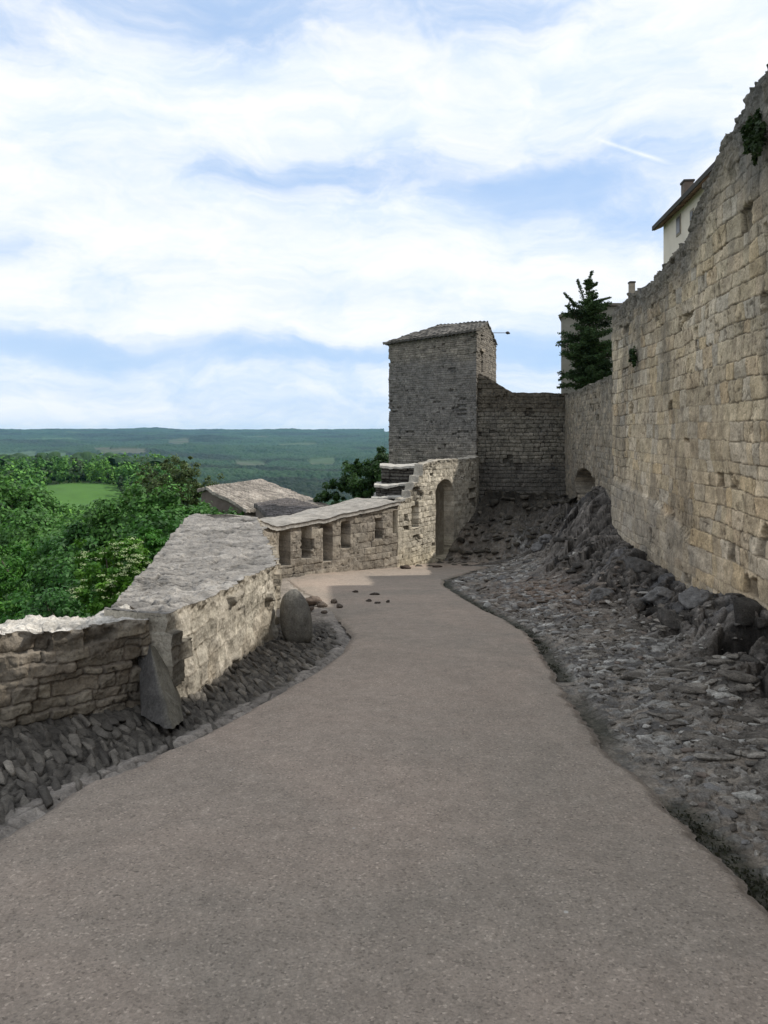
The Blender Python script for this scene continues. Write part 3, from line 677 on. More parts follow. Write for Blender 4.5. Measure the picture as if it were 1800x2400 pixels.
addst(.125, 2.9, 9.5, (.045, .078), lambda x, y, q, d: sst(.25, .85, d)*sst(.72, .5, q)*(.16+.70*sst(.38, .58, vn2(x*1.1+3, y*.9, 201)+.3*sst(6.5, 3.5, y)*sst(.25, .5, q))), greys, 202, .34, 2.2, .42)
addst(.075, 2.9, 12, (.014, .030), lambda x, y, q, d: .5*sst(.05, .3, d)*sst(.9, .6, q), greys, 203, .5, 1.6, .35, 3)
addst(.17, 9, 20.5, (.035, .085), lambda x, y, q, d: (.25+.6*sst(.4, .6, vn2(x*1.2, y*.9, 204)))*sst(.9, .6, q)*sst(.05, .4, d), greys, 205, .42, 1.9, .4, .8)
addst(.22, 3.5, 20, (.05, .14), lambda x, y, q, d: .22*sst(.5, .65, q), lambda n, x, y: np.array([.088, .08, .071])*(r.uniform(.6, 1.7, n)[:, None]), 206, .6, 1.7, .42, 1)
addst(.24, 20.5, 25, (.05, .15), lambda x, y, q, d: .5+0*x, lambda n, x, y: np.array([.062, .055, .044])*(r.uniform(.8, 2.2, n)[:, None]), 207, .5, 1.7, .4, 1)
o = mesh_np('rocky_bank', np.concatenate(VV), np.concatenate(FF), M_bank, np.concatenate(CC), None, True); tag(o, kind='structure')
def bankz(x, y):
    i = np.argmin(np.abs(rows3-y)); j = np.argmin(np.abs(Xb[i]-x)); return float(Zb[i, j])

# ================================================================== WALLS
# great fortress wall
SIL = [(1325, 672), (1331, 662), (1345, 652), (1370, 633), (1395, 607), (1415, 592), (1433, 578), (1452, 562), (1462, 540), (1482, 514), (1492, 480), (1502, 462), (1510, 425), (1524, 402), (1532, 380), (1549, 345), (1554, 312), (1574, 290), (1583, 265), (1604, 236), (1613, 196), (1628, 189), (1640, 158), (1659, 128)]
sd, sz = [], []
for a, b in SIL:
    kx = (a*S-HX)/F; d = 3.418/(kx-.105); sd.append(d); sz.append((HY-b*S)/F*d)
sd = np.array(sd)[::-1]; sz = np.array(sz)[::-1]
wp = Path([(16.98*.105+3.418-.0, 16.98), (3.418+.105*-12, -12)][::-1])
# walking from near to far keeps the street on the left, so walk far to near
wp = Path([(3.418+.105*17.0, 17.0), (3.418-.105*12, -12)])
def ud(u): return 17.0-u*29.0/wp.L
def wtop(u):
    d = ud(u); return np.where(d < sd[0], sz[0]+.25*fbm(d*.8, d*0, 4, 2)+.02*(sd[0]-d), np.interp(d, sd, sz))
def wbot(u): return np.interp(ud(u), [-12, 3, 8.4, 17], [-1.0, -2.1, -2.7, -3.0])
def wpatch(U, V, c, h):
    D = ud(U)
    # lower band is greyer, smaller and proud
    ln = np.interp(D, [8, 10, 12, 14, 17], [-2.6, -2.0, -1.35, -1.15, -1.05])
    m = sst(.06, -.06, V-ln+.06*fbm(U*3, V*3, 7, 3))[..., None]*sst(9, 12, D)[..., None]
    c = c*(1-m*.5)+np.array([.30, .275, .235])*(1+.3*fbm(U*8, V*8, 8, 4)[..., None])*m*.5
    h = h+.05*m[..., 0]
    # dark lichen stains hanging under the crest, warmer stone low down
    wm = sst(1.6, -1.2, V)[..., None]*sst(16, 11, D)[..., None]*.5
    c = c*(1+wm*np.array([.12, .02, -.12]))
    up = sst(1.5, 3.6, V-np.interp(D, [8, 12, 17], [1.0, .0, -.9]))[..., None]*.45
    c = c*(1-up)+np.array([.20, .19, .165])*up
    st = sst(.05, .45, fbm(U*1.1+4, V*.9, 431, 5))[..., None]*sst(12.5, 9, D)[..., None]*sst(-.6, .4, V)[..., None]*.5
    c = c*(1-st)+np.array([.15, .15, .145])*st
    # old mortar filling many joints
    return c, h
us = urange((0, 9.9, .0125), (9.9, 29.1, .12))
us = us[us < wp.L]
def putlog(u0, z0, w, hh):
    return lambda U, V: (np.abs(U-u0+.02*np.sin(V*30)) < w/2) & (np.abs(V-z0) < hh/2)
def on_wall(dx, dy):
    kx = (dx*S-HX)/F; d = 3.418/(kx-.105); return (17.0-d)*wp.L/29.0, (HY-dy*S)/F*d
hl = []
for (dx, dy, w, hh) in ((1503, 733, .13, .34), (1516, 610, .09, .3), (1487, 790, .07, .22), (1653, 495, .12, .16), (1440, 790, .1, .07)):
    u0, z0 = on_wall(dx, dy); hl.append((putlog(u0, z0, w, hh), .16))
fw = masonry('fortress_wall', wp, us, .0135, wbot, wtop, M_ash, ch=(.14, .31), bl=(.15, .52), joint=.009, jd=.020, off=.008, rough=.018,
             pal=((.51, .40, .255), (.47, .395, .28), (.44, .36, .255), (.53, .44, .315), (.44, .39, .315), (.49, .375, .24)), jcol=(.17, .14, .10), lichen=(.078, .073, .066), lich_h=1.05, seed=11,
             back=1.3, patch=wpatch, wob=.035, jagged=.09, lumps=.045, holes=hl, capn=18, caprough=.12, worn=.75)
tag(fw, 'huge ruined wall of ochre and grey blocks with a broken rising crest', 'fortress wall')

# connecting wall with round opening
sp = Path([(6.12, 25.3), (5.24, 17.05)])
def sdist(u): return 25.3-u*8.25/sp.L
def s_top(u): return np.interp(sdist(u), [17, 22, 25.3], [1.34, 1.30, 1.27])
zc = PD(1262, 1043, 20.2)
def roundhole(U, V):
    uc = (25.3-21.1)*sp.L/8.25
    return ((U-uc)/1.75)**2+((V+1.52)/.52)**2 < 1
def roundhole2(U, V):
    uc = (25.3-21.1)*sp.L/8.25
    return (np.abs(U-uc-.3) < 1.3) & (V < -1.6) & (V > -2.3)
cw = masonry('rampart_wall', sp, urange((0, sp.L-.01, .02)), .02, lambda u: u*0-3.9, s_top, M_far, ch=(.1, .17), bl=(.12, .3), joint=.010, jd=.014, off=.010, rough=.02,
             pal=((.25, .22, .17), (.28, .235, .175), (.22, .20, .165)), jcol=(.16, .14, .11), lichen=(.14, .13, .11), lich_h=.3, seed=31, back=1.4,
             holes=((roundhole, 1.3), (roundhole2, 1.3), (putlog(3.2*1.0, .45, .16, .12), .2)), jagged=.02, lumps=.03, worn=.8)
tag(cw, 'weathered rendered rampart wall with a dark round arched opening', 'rampart wall')

# coursed wall closing the street
bp = Path([(3.16, 25.15), (6.2, 25.15)])
def b_top(u): return np.interp(u, [0, .12, .4, .8, 1.15, 1.3, 3.1], [1.98, 1.98, 1.82, 1.55, 1.36, 1.33, 1.36])
def bpatch(U, V, c, h):
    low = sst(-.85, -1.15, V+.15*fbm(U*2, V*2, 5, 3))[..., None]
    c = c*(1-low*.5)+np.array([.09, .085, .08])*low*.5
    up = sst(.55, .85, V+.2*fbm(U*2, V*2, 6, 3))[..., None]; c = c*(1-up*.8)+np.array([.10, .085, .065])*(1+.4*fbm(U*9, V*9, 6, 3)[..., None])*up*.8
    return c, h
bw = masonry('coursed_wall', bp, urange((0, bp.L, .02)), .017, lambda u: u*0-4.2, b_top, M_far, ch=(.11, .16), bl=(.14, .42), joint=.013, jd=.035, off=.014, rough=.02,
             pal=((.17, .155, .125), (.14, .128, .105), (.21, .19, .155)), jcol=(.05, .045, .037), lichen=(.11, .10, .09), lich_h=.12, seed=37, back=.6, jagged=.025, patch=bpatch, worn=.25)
tag(bw, 'dark coursed stone wall with a curved top closing off the street', 'stone wall')

# tower
TLc = np.array([.17, 27.4]); TRc = np.array([3.1, 25.0]); TBc = np.array([4.24, 28.2]); TB2 = TLc+(TBc-TRc)
TCEN = (TLc+TRc+TBc+TB2)/4
troot = empty('tower', (2.2, 26.9, -4), 'square grey stone tower with a tiled hipped roof and side window', 'tower')
tp = Path([TB2, TLc, TRc, TBc]); L0 = np.linalg.norm(TLc-TB2); L1 = np.linalg.norm(TRc-TLc); L2 = np.linalg.norm(TBc-TRc)
EZ = 3.40
def t_top(u):
    s = u-L0-L1
    return np.where(s > 0, EZ+.0+np.interp(s, [0, L2*.48, L2*.52, L2], [.0, .54, .54, -.02]), EZ)
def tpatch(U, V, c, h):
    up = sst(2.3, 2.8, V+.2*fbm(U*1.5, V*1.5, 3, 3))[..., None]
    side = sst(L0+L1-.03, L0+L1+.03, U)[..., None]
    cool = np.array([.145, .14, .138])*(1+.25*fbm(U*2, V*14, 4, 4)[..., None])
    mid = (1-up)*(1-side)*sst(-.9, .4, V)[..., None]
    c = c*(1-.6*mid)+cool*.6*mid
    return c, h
def twin(U, V): s = U-L0-L1; return (np.abs(s-.88) < .15) & (V > 2.12) & (V < 2.78)
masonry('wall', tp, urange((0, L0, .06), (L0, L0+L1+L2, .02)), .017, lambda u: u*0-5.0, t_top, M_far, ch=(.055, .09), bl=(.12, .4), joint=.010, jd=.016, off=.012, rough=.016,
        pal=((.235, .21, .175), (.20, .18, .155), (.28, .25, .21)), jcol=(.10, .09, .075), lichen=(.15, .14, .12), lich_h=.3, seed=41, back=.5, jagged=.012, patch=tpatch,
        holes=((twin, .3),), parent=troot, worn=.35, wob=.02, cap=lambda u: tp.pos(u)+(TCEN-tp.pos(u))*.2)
td = (TBc-TRc)/L2; tf = (TRc-TLc)/L1
mb = MB(); c0 = TRc+td*.73+np.array([tf[0], tf[1]])*(-.27); mb.obox(c0, td*.30, tf*.03, 2.12, 2.78); wo = mb.build('window', M_glass, troot)
mb = MB(); c0 = TRc+td*.62; mb.obox(c0+tf*.0, td*.52, tf*.05, 2.82, 2.90); mb.build('lintel', M_trim, troot)
def roofgrid(name, q, nu, nv, mat, colr, parent, tile=.2, course=.32, amp=.035, thick=.06, seed=3, hump=True):
    p00, p10, p01, p11 = [np.array(a, float) for a in q]       # eave-left, eave-right, ridge-left, ridge-right
    U, V = np.meshgrid(np.linspace(0, 1, nu), np.linspace(0, 1, nv), indexing='ij')
    X = p00*((1-U)*(1-V))[..., None]+p10*(U*(1-V))[..., None]+p01*((1-U)*V)[..., None]+p11*(U*V)[..., None]
    n = np.cross(p10-p00, p01-p00); n /= np.linalg.norm(n); n *= np.sign(n[2])
    e = (p10-p00)/np.linalg.norm(p10-p00); s = np.cross(n, e)
    a = (X-p00)@e; b = np.abs((X-p00)@s)
    row = np.floor(b/course); jit = hsh(row.astype(np.int64), np.zeros_like(row, dtype=np.int64), np.zeros_like(row, dtype=np.int64), seed)*tile*.3
    ti = np.floor((a+jit)/tile); rr = hsh(row.astype(np.int64), ti.astype(np.int64), np.zeros_like(row, dtype=np.int64)+3, seed)
    h = amp*np.abs(np.sin((a+jit)/tile*math.pi))+.03*(1-np.mod(b, course)/course)+.02*(rr-.5)+.05*fbm(a*.7, b*.7, seed, 3)
    X = X+n*h[..., None]
    c = np.array(colr)*(.65+.7*rr[..., None])*(1+.3*fbm(a*.8, b*.8, seed+2, 4)[..., None])*(.75+.25*np.abs(np.sin((a+jit)/tile*math.pi))[..., None]**.5)
    v = X.reshape(-1, 3); lo = v-np.array([0, 0, thick]); f = gridfaces(nu, nv); N0 = len(v)
    ring = np.concatenate([np.arange(nu)*nv, (nu-1)*nv+np.arange(1, nv), (np.arange(nu-2, -1, -1))*nv+nv-1, np.arange(nv-2, 0, -1)]); r2 = np.roll(ring, -1)
    side = np.stack([ring, r2, r2+N0, ring+N0], -1)
    o = mesh_np(name, np.concatenate([v, lo]), np.concatenate([f, f[:, ::-1]+N0, side]), mat, np.concatenate([c.reshape(-1, 3)]*2))
    if parent is not None: child_fix(o, parent)
    return o
def v3(p, z): return np.array([p[0], p[1], z])
ov = .12
eFL = TLc-tf*.2-td*ov; eFR = TRc+tf*.03-td*ov; eBR = TBc+tf*.03+td*ov; eBL = TB2-tf*.2+td*ov
mR = (TRc+TBc)/2+tf*.03; rL = mR-tf*2.15
RZ = 3.93; 
rr_ = MB()
o1 = roofgrid('roof', (v3(eFL, EZ-.12), v3(eFR, EZ+.03), v3(rL, RZ+.10), v3(mR, RZ)), 180, 60, M_tile, (.10, .093, .083), troot, .17, .3, .035, .08)
o2 = roofgrid('roof', (v3(eBR, EZ-.05), v3(eBL, EZ-.14), v3(mR, RZ), v3(rL, RZ+.10)), 60, 24, M_tile, (.10, .093, .083), troot, .17, .3, .045)
o3 = roofgrid('roof', (v3(eBL, EZ-.14), v3(eFL, EZ-.12), v3(rL+td*.02, RZ+.09), v3(rL-td*.02, RZ+.09)), 60, 24, M_tile, (.10, .093, .083), troot, .17, .3, .045)
mb = MB(); a = PD(1062, 719, 27.2); b = PD(1094, 719, 27.2); mb.tube(a, b, .012, .012, 6); rod = mb.build('iron_rod', M_metal, troot)
mb = MB(); mb.tube(b-np.array([.02, 0, 0]), b+np.array([.05, 0, .0]), .035, .06, 8); mb.tube(b+np.array([.05, 0, 0]), b+np.array([.13, 0, -.02]), .06, .02, 8)
lh = mb.build('lamp_head', M_metal); lh.parent = rod

# wall with pointed niche
ap = Path([(.38, 20.15), (2.98, 24.05), (3.2, 25.1)])
La = np.linalg.norm(np.array([2.6, 3.9]))
def apx(dx, dy):                               # where a ray of the picture meets this wall
    k = (dx*S-HX)/F; t = (k*20.15-.38)/(2.6-k*3.9); d = 20.15+3.9*t; return t*La, (HY-dy*S)/F*d
at_pts = [apx(*p) for p in ((861, 1083), (874, 1081), (875, 1076), (888, 1074), (889, 1060), (895, 1058), (896, 1044), (904, 1042), (905, 1028), (914, 1026), (916, 1003), (925, 999), (950, 994), (1012, 990), (1030, 988))]
def a_top(u): return np.interp(u, [p[0] for p in at_pts], [p[1] for p in at_pts])
def arch(dx0, dx1, dytop, dybot, spring):
    (u0, zt), (u1, _) = apx(dx0, dytop), apx(dx1, dytop); uc = (u0+u1)/2; w = (u1-u0)/2
    zt = apx((dx0+dx1)/2, dytop)[1]; zb = apx((dx0+dx1)/2, dybot)[1]; zs = zt-spring
    def fn(U, V):
        a = np.abs(U-uc)/w; t_ = np.clip((V-zs)/(zt-zs), 0, 1)
        return (V > zb) & (V < zt) & (a < np.sqrt(np.clip(1-t_**1.7, 0, 1))+.0)
    return fn
def arect(x0, x1, y0, y1):
    u0, za = apx(x0, y0); u1, _ = apx(x1, y0); _, zb = apx((x0+x1)/2, y1); return recth(u0, u1, zb, za)
def apatch(U, V, c, h):
    fl = sst(La-.9, La+.5, U)[..., None]; base = sst(-3.0, -3.6, V)[..., None]
    c = c*(1-.25*fl)
    return c*(1+base*np.array([.06, .04, -.03])), h
def acap(u):
    th = np.interp(u, [0, apx(917, 1000)[0]-.02, apx(917, 1000)[0]+.02, ap.L], [.32, .32, .34, .34]); return ap.pos(u)-ap.nrm(u, .3)*th[:, None]
arw = masonry('niche_wall', ap, urange((0, ap.L, .016)), .015, lambda u: u*0-4.6, a_top, M_ash, ch=(.10, .19), bl=(.14, .40), joint=.009, jd=.014, off=.010, rough=.02,
              pal=((.50, .45, .36), (.45, .41, .335), (.54, .49, .40)), jcol=(.22, .19, .14), lichen=(.26, .235, .19), lich_h=.2, seed=51, cap=acap, jagged=.012, lumps=.03,
              holes=((arch(941, 980, 1036, 1205, .42), .42), (arect(890, 904, 1094, 1139), .35), (arect(926, 934, 1063, 1071), .15)), patch=apatch, worn=.7, capcol=(.34, .31, .26))
tag(arw, 'sunlit pale stone wall with a tall pointed niche and one slit', 'niche wall')

# stepped masonry behind it
sroot = empty('stepped_wall', PD(860, 1060, 22), 'dark stepped masonry with pale slab ledges below the tower', 'stepped wall')
def stepblock(x0, x1, y0, y1, d, sd_):
    a = PD(x0, y1, d); b = PD(x1, y1, d); zt = PD(x0, y0, d)[2]
    pth = Path([(a[0], d), (b[0], d)])
    masonry('wall', pth, urange((0, pth.L, .02)), .014, lambda u: u*0-4.6, lambda u: u*0+zt, M_far, ch=(.05, .11), bl=(.3, .9), joint=.02, jd=.05, off=.05, rough=.03,
            pal=((.10, .095, .085), (.14, .13, .115), (.12, .11, .10)), jcol=(.035, .03, .028), lichen=(.12, .11, .1), lich_h=.05, seed=sd_, back=2.0, jagged=.02, parent=sroot, worn=.2, capcol=(.40, .38, .34))
    mb = MB(); return a, b, zt
def slab(x0, x1, z, y0, y1, th, seed, parent, name='ledge', mat=None, col=(.42, .40, .36)):
    r = np.random.default_rng(seed); nx = 60; ny = 16
    U, V = np.meshgrid(np.linspace(0, 1, nx), np.linspace(0, 1, ny), indexing='ij')
    X = x0+(x1-x0)*U; Y = y0+(y1-y0)*V+.05*fbm(U*8, U*0, seed, 3)*(1-V)
    Z = z+.025*fbm(U*9, V*4, seed+1, 4)+.02*np.sin(U*7+seed); v = np.stack([X, Y, Z], -1).reshape(-1, 3)
    th_ = th*(1+.4*fbm(U*6, U*0, seed+2, 3)); lo = v.copy(); lo[:, 2] -= th_.ravel(); N0 = len(v); f = gridfaces(nx, ny)
    ring = np.concatenate([np.arange(nx)*ny, (nx-1)*ny+np.arange(1, ny), (np.arange(nx-2, -1, -1))*ny+ny-1, np.arange(ny-2, 0, -1)]); r2 = np.roll(ring, -1)
    c = np.tile(np.array(col), (2*N0, 1))*(1+.3*fbm(np.tile(v[:, 0], 2)*5, np.tile(v[:, 1], 2)*5, seed+3, 3)[:, None])
    o = mesh_np(name, np.concatenate([v, lo]), np.concatenate([f, f[:, ::-1]+N0, np.stack([ring, r2, r2+N0, ring+N0], -1)]), mat or M_ash, c)
    if parent is not None: child_fix(o, parent)
    return o
a, b, z = stepblock(824, 917, 1010, 1046, 22.6, 61); slab(a[0]-.05, b[0]+.1, z+.05, 22.48, 24.3, .07, 71, sroot)
a, b, z = stepblock(812, 900, 1050, 1072, 21.7, 62); slab(a[0]-.05, b[0]+.02, z+.04, 21.58, 22.5, .06, 72, sroot)
a, b, z = stepblock(806, 889, 1076, 1092, 21.2, 63); slab(a[0]-.05, b[0]+.0, z+.03, 21.1, 21.6, .04, 73, sroot)

# parapet with slits
pp = Path([(-2.85, 14.9), (-2.75, 16.2), (-2.42, 17.3), (-1.1, 18.65), (.0, 19.75), (.40, 20.2)])
proot = empty('parapet', (-1.2, 18.6, -3.5), 'curving stone parapet pierced by a row of narrow dark slits', 'parapet')
def onpp(dx, dy):
    k = (dx*S-HX)/F; us_ = np.linspace(0, pp.L, 4000); q = pp.pos(us_); r = q[:, 0]/q[:, 1]
    m = us_ > 2.2; i = np.argmin(np.abs(r-k)+(~m)*9); return us_[i], (HY-dy*S)/F*q[i, 1]
pt = [onpp(*p) for p in ((592, 1142), (626, 1137), (652, 1131), (697, 1125), (740, 1113), (800, 1102), (860, 1088))]
def p_top(u): return np.interp(u, [0, 1.0]+[p[0] for p in pt], [-1.72, -1.85]+[p[1] for p in pt])
ph = []
for x0, x1, y0, y1 in ((603, 626, 1147, 1222), (652, 672, 1136, 1206), (698, 718, 1136, 1212), (737, 756, 1128, 1184), (810, 826, 1120, 1164), (848, 860, 1104, 1152)):
    u0, za = onpp(x0, y0); u1, _ = onpp(x1, y0); _, zb = onpp((x0+x1)/2, y1); ph.append((recth(u0, u1, zb, za), .75))
masonry('wall', pp, urange((0, pp.L, .016)), .015, lambda u: u*0-4.3, lambda u: p_top(u)-.03, M_ash, ch=(.16, .26), bl=(.2, .5), joint=.009, jd=.014, off=.010, rough=.018,
        pal=((.32, .28, .225), (.27, .24, .20), (.36, .32, .26)), jcol=(.13, .11, .09), lichen=(.22, .20, .17), lich_h=.1, seed=81, back=1.0, jagged=.01, holes=ph, parent=proot, worn=.6, lumps=.03)
# coping
nu = 340; uc = np.linspace(0, pp.L, nu); ncp = 40; tt = np.linspace(-.05, 1.15, ncp)
q = pp.pos(uc); nr = pp.nrm(uc, .5); thick = np.interp(uc, [0, 2, pp.L], [.9, 1.0, 1.35])
CX = q[:, 0][:, None]-nr[:, 0][:, None]*thick[:, None]*tt; CY = q[:, 1][:, None]-nr[:, 1][:, None]*thick[:, None]*tt
CZ = p_top(uc)[:, None]+.055+.03*np.sin(np.clip(tt, 0, 1)*math.pi)+.03*fbm(CX*3, CY*3, 91, 4)+.03*(np.floor(vn2(uc*1.7, uc*0, 92)*4)/4-.4)[:, None]
CX = CX+nr[:, 0][:, None]*.03*fbm(uc*5, uc*0, 93, 3)[:, None]
v = np.stack([CX, CY, CZ], -1).reshape(-1, 3); lo = v.copy(); lo[:, 2] -= .10; N0 = len(v); f = gridfaces(nu, ncp)
ring = np.concatenate([np.arange(nu)*ncp, (nu-1)*ncp+np.arange(1, ncp), (np.arange(nu-2, -1, -1))*ncp+ncp-1, np.arange(ncp-2, 0, -1)]); r2 = np.roll(ring, -1)
cc = np.tile(np.array([.29, .27, .24]), (2*N0, 1))*(1+.3*np.tile(fbm(CX*4, CY*4, 94, 5).ravel(), 2)[:, None])
o = mesh_np('coping', np.concatenate([v, lo]), np.concatenate([f, f[:, ::-1]+N0, np.stack([ring, r2, r2+N0, ring+N0], -1)]), M_ash, cc, None, True); child_fix(o, proot)

# thick low wall
kp_pts = [(-1.74, 5.95), (-1.62, 6.3), (-1.30, 9.05), (-1.42, 9.6), (-2.55, 14.9)]
kp = Path(kp_pts[::-1])                        # walk towards the camera: street side on the left -> use reversed normals
kback = [(-2.25, 6.0), (-2.33, 6.4), (-2.85, 9.1), (-2.95, 9.6), (-3.95, 15.1)]
def kcap(u): 
    b = np.array(kback[::-1]); return np.stack([np.interp(u, kp.l, b[:, 0]), np.interp(u, kp.l, b[:, 1])], -1)
def ktop(u): return np.interp(kp.pos(u)[:, 1], [5.9, 6.3, 9.1, 12, 15], [-1.44, -1.45, -1.60, -1.60, -1.66])
def kpatch(U, V, c, h):
    Y = kp.pos(U.ravel())[:, 1].reshape(U.shape)
    lowd = sst(.35, -.05, V-zroad(Y)-.05+.25*fbm(U*2, V*2, 3, 3))[..., None]
    c = c*(1-.35*lowd)+np.array([.24, .21, .17])*.35*lowd
    br = sst(.1, .5, fbm(U*2.2, V*1.8, 5, 4))[..., None]*.4; c = c*(1-br)+np.array([.26, .21, .15])*br
    return c, h
kw = masonry('broad_wall', kp, urange((0, kp.L-3.95, .03), (kp.L-3.95, kp.L, .0085)), .0095, lambda u: zroad(kp.pos(u)[:, 1])-.25, ktop, M_ash, ch=(.10, .2), bl=(.12, .34), joint=.009, jd=.010, off=.008, rough=.030,
             pal=((.46, .42, .345), (.41, .375, .31), (.50, .455, .38)), jcol=(.25, .22, .175), lichen=(.33, .295, .24), lich_h=.12, seed=101, cap=kcap, capn=130, jagged=.022, patch=kpatch, worn=.8,
             capcol=(.235, .22, .20), caprough=.04, lumps=.05, slab=1.)
tag(kw, 'broad low stone wall with a wide flat grey top above the valley', 'stone wall')

# near low wall of rubble
np_ = Path([(-4.9, 3.6), (-2.8, 5.15), (-1.86, 5.93)])
def ntop(u): return np.interp(np_.pos(u)[:, 1], [3.6, 5.15, 5.5, 5.95], [-1.38, -1.44, -1.43, -1.47])
def npatch(U, V, c, h):
    m = sst(.0, .35, fbm(U*1.7, V*2.5, 15, 4))[..., None]; c = c*(1-.4*m)+np.array([.27, .235, .19])*.4*m
    return c, h
nw = masonry('rubble_wall', np_, urange((0, np_.L, .0075)), .0075, lambda u: zroad(np_.pos(u)[:, 1])-.3, ntop, M_ash, ch=(.05, .15), bl=(.08, .36), joint=.010, jd=.016, off=.020, rough=.036,
             pal=((.17, .14, .105), (.22, .19, .145), (.14, .12, .095), (.27, .235, .18)), jcol=(.15, .125, .10), lichen=(.25, .22, .18), lich_h=.1, seed=111, back=.42, capn=50, jagged=.02, patch=npatch, worn=.9,
             capcol=(.52, .49, .44), caprough=.06, wob=.05, lumps=.05, slab=.8)
tag(nw, 'short rubble wall topped with pale sunlit slabs beside the cobbled verge', 'stone wall')

# ------------------------------------------------------------------ rocks
def rock(name, cen, rad, seed, col, label=None, cat='rock', group=None, mat=None, n=40, shape=None, rot=0, disp=.25, facet=.0):
    th, ph_ = np.meshgrid(np.linspace(0, 2*math.pi, 2*n), np.linspace(0, math.pi, n), indexing='ij')
    D = np.stack([np.sin(ph_)*np.cos(th), np.sin(ph_)*np.sin(th), np.cos(ph_)], -1)
    X, Y, Z = D[..., 0], D[..., 1], D[..., 2]
    k = 1+disp*fbm3(X*1.3+seed, Y*1.3, Z*1.3, seed, 4)+.12*disp*fbm3(X*6, Y*6, Z*6, seed+3, 3)
    if facet:
        r = np.random.default_rng(seed); 
        for _ in range(9):
            pn = r.normal(size=3); pn /= np.linalg.norm(pn); dd = r.uniform(.55, .85)
            dp = (D*k[..., None])@pn; k = np.where(dp > dd, k*(1-facet)+facet*k*dd/np.maximum(dp, 1e-3), k)
    Q = D*k[..., None]*np.array(rad)
    if shape: Q = shape(Q)
    c_, s_ = math.cos(rot), math.sin(rot); Q = np.stack([Q[..., 0]*c_-Q[..., 1]*s_, Q[..., 0]*s_+Q[..., 1]*c_, Q[..., 2]], -1)
    cc = np.array(col)*(1+.35*fbm3(X*3, Y*3, Z*3, seed+5, 4)[..., None])
    o = mesh_np(name, Q.reshape(-1, 3), gridfaces(2*n, n, flip=True), mat or M_rock, cc.reshape(-1, 3), None, True)
    o.location = tuple(map(float, cen))
    if label: tag(o, label, cat, group)
    return o
def bshape(Q):
    z = Q[..., 2]; t_ = np.clip((z+.30)/.62, 0, 1); w = 1-.13*t_; Q = Q.copy(); Q[..., 0] = Q[..., 0]*w-.05*t_; Q[..., 1] *= w; return Q
def sq(Q):
    Q = Q.copy(); z = Q[..., 2]; k = np.where(z < 0, 1/np.sqrt(np.clip(1-(z/.42)**2*.85, .2, 1)), 1); Q[..., 0] *= k; Q[..., 1] *= k; return bshape(Q)
rock('guard_stone', (-1.035, 8.93, -2.20), (.205, .17, .335), 5, (.17, .16, .14), 'rounded upright grey guard stone at the end of the broad wall', 'guard stone', shape=sq, disp=.10, n=70)
# leaning wedge stone
def wedge():
    import bmesh
    pts = [PD(297, 1402, 6.0), PD(324, 1393, 5.90), PD(349, 1401, 6.06), PD(306, 1545, 5.62), PD(352, 1572, 5.38), PD(372, 1574, 5.34), PD(396, 1556, 5.62), PD(350, 1402, 6.45), PD(300, 1406, 6.4), PD(402, 1530, 6.3), PD(300, 1525, 6.3)]
    bm = bmesh.new(); vs = [bm.verts.new(p) for p in pts]; bmesh.ops.convex_hull(bm, input=vs)
    for v in [v for v in bm.verts if not v.link_faces]: bm.verts.remove(v)
    bmesh.ops.triangulate(bm, faces=bm.faces)
    bmesh.ops.triangulate(bm, faces=bm.faces)
    for _ in range(4): bmesh.ops.subdivide_edges(bm, edges=[e for e in bm.edges if e.calc_length() > .014], cuts=1)
    bm.normal_update()
    co = np.array([v.co[:] for v in bm.verts]); nn = np.array([v.normal[:] for v in bm.verts])
    co2 = co+nn*(.012*fbm3(co[:, 0]*9, co[:, 1]*9, co[:, 2]*9, 3, 4)+.010*fbm3(co[:, 0]*30, co[:, 1]*40, co[:, 2]*40, 5, 3))[:, None]
    cen = co2.mean(0)
    for v, c in zip(bm.verts, co2-cen): v.co = c
    bmesh.ops.triangulate(bm, faces=bm.faces)
    me = bpy.data.meshes.new('wedge_stone'); bm.to_mesh(me); bm.free()
    at = me.color_attributes.new('Col', 'FLOAT_COLOR', 'POINT')
    face = sst(.3, -.25, (nn[:, 0]))  # mask of the sides turned left
    lc = np.array([.16, .148, .12]); dc = np.array([.085, .08, .075]); n_ = sst(-.1, .2, .35*fbm3(co[:, 0]*7, co[:, 1]*7, co[:, 2]*7, 9, 4)+.5*nn[:, 0])  # colour runs from dark on left-facing sides to paler on right-facing ones
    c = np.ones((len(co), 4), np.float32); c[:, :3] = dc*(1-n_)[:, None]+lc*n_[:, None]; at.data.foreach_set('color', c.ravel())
    me.materials.append(M_rock); o = link(bpy.data.objects.new('wedge_stone', me)); o.location = tuple(map(float, cen))
    tag(o, 'dark pointed wedge stone leaning against the corner of the rubble wall', 'leaning stone')
wedge()
def road_rock(dx, dy, rad, seed, col, label, cat='rock', group=None, up=.3, **k):
    x, y = onroad(dx, dy); rock('rock' if cat == 'rock' else 'clod', (x, y, float(zroad(y))+rad[2]*up), rad, seed, col, label, cat, group, disp=.6, n=18, facet=.5, **k)
road_rock(672, 1306, (.17, .12, .10), 21, (.13, .10, .08), 'brown lump of rock by the road edge behind the guard stone', up=.5)
for i, (dx, dy, a, b, c) in enumerate(((768, 1279, .06, .06, .03), (810, 1284, .10, .07, .03), (797, 1299, .06, .05, .03), (815, 1303, .06, .05, .02), (838, 1301, .035, .04, .03))):
    road_rock(dx, dy, (a, b, c), 30+i, (.045, .035, .028), 'small dark clod lying on the dusty bend of the road', 'clod', 'dark clods scattered on the bend', up=.3)
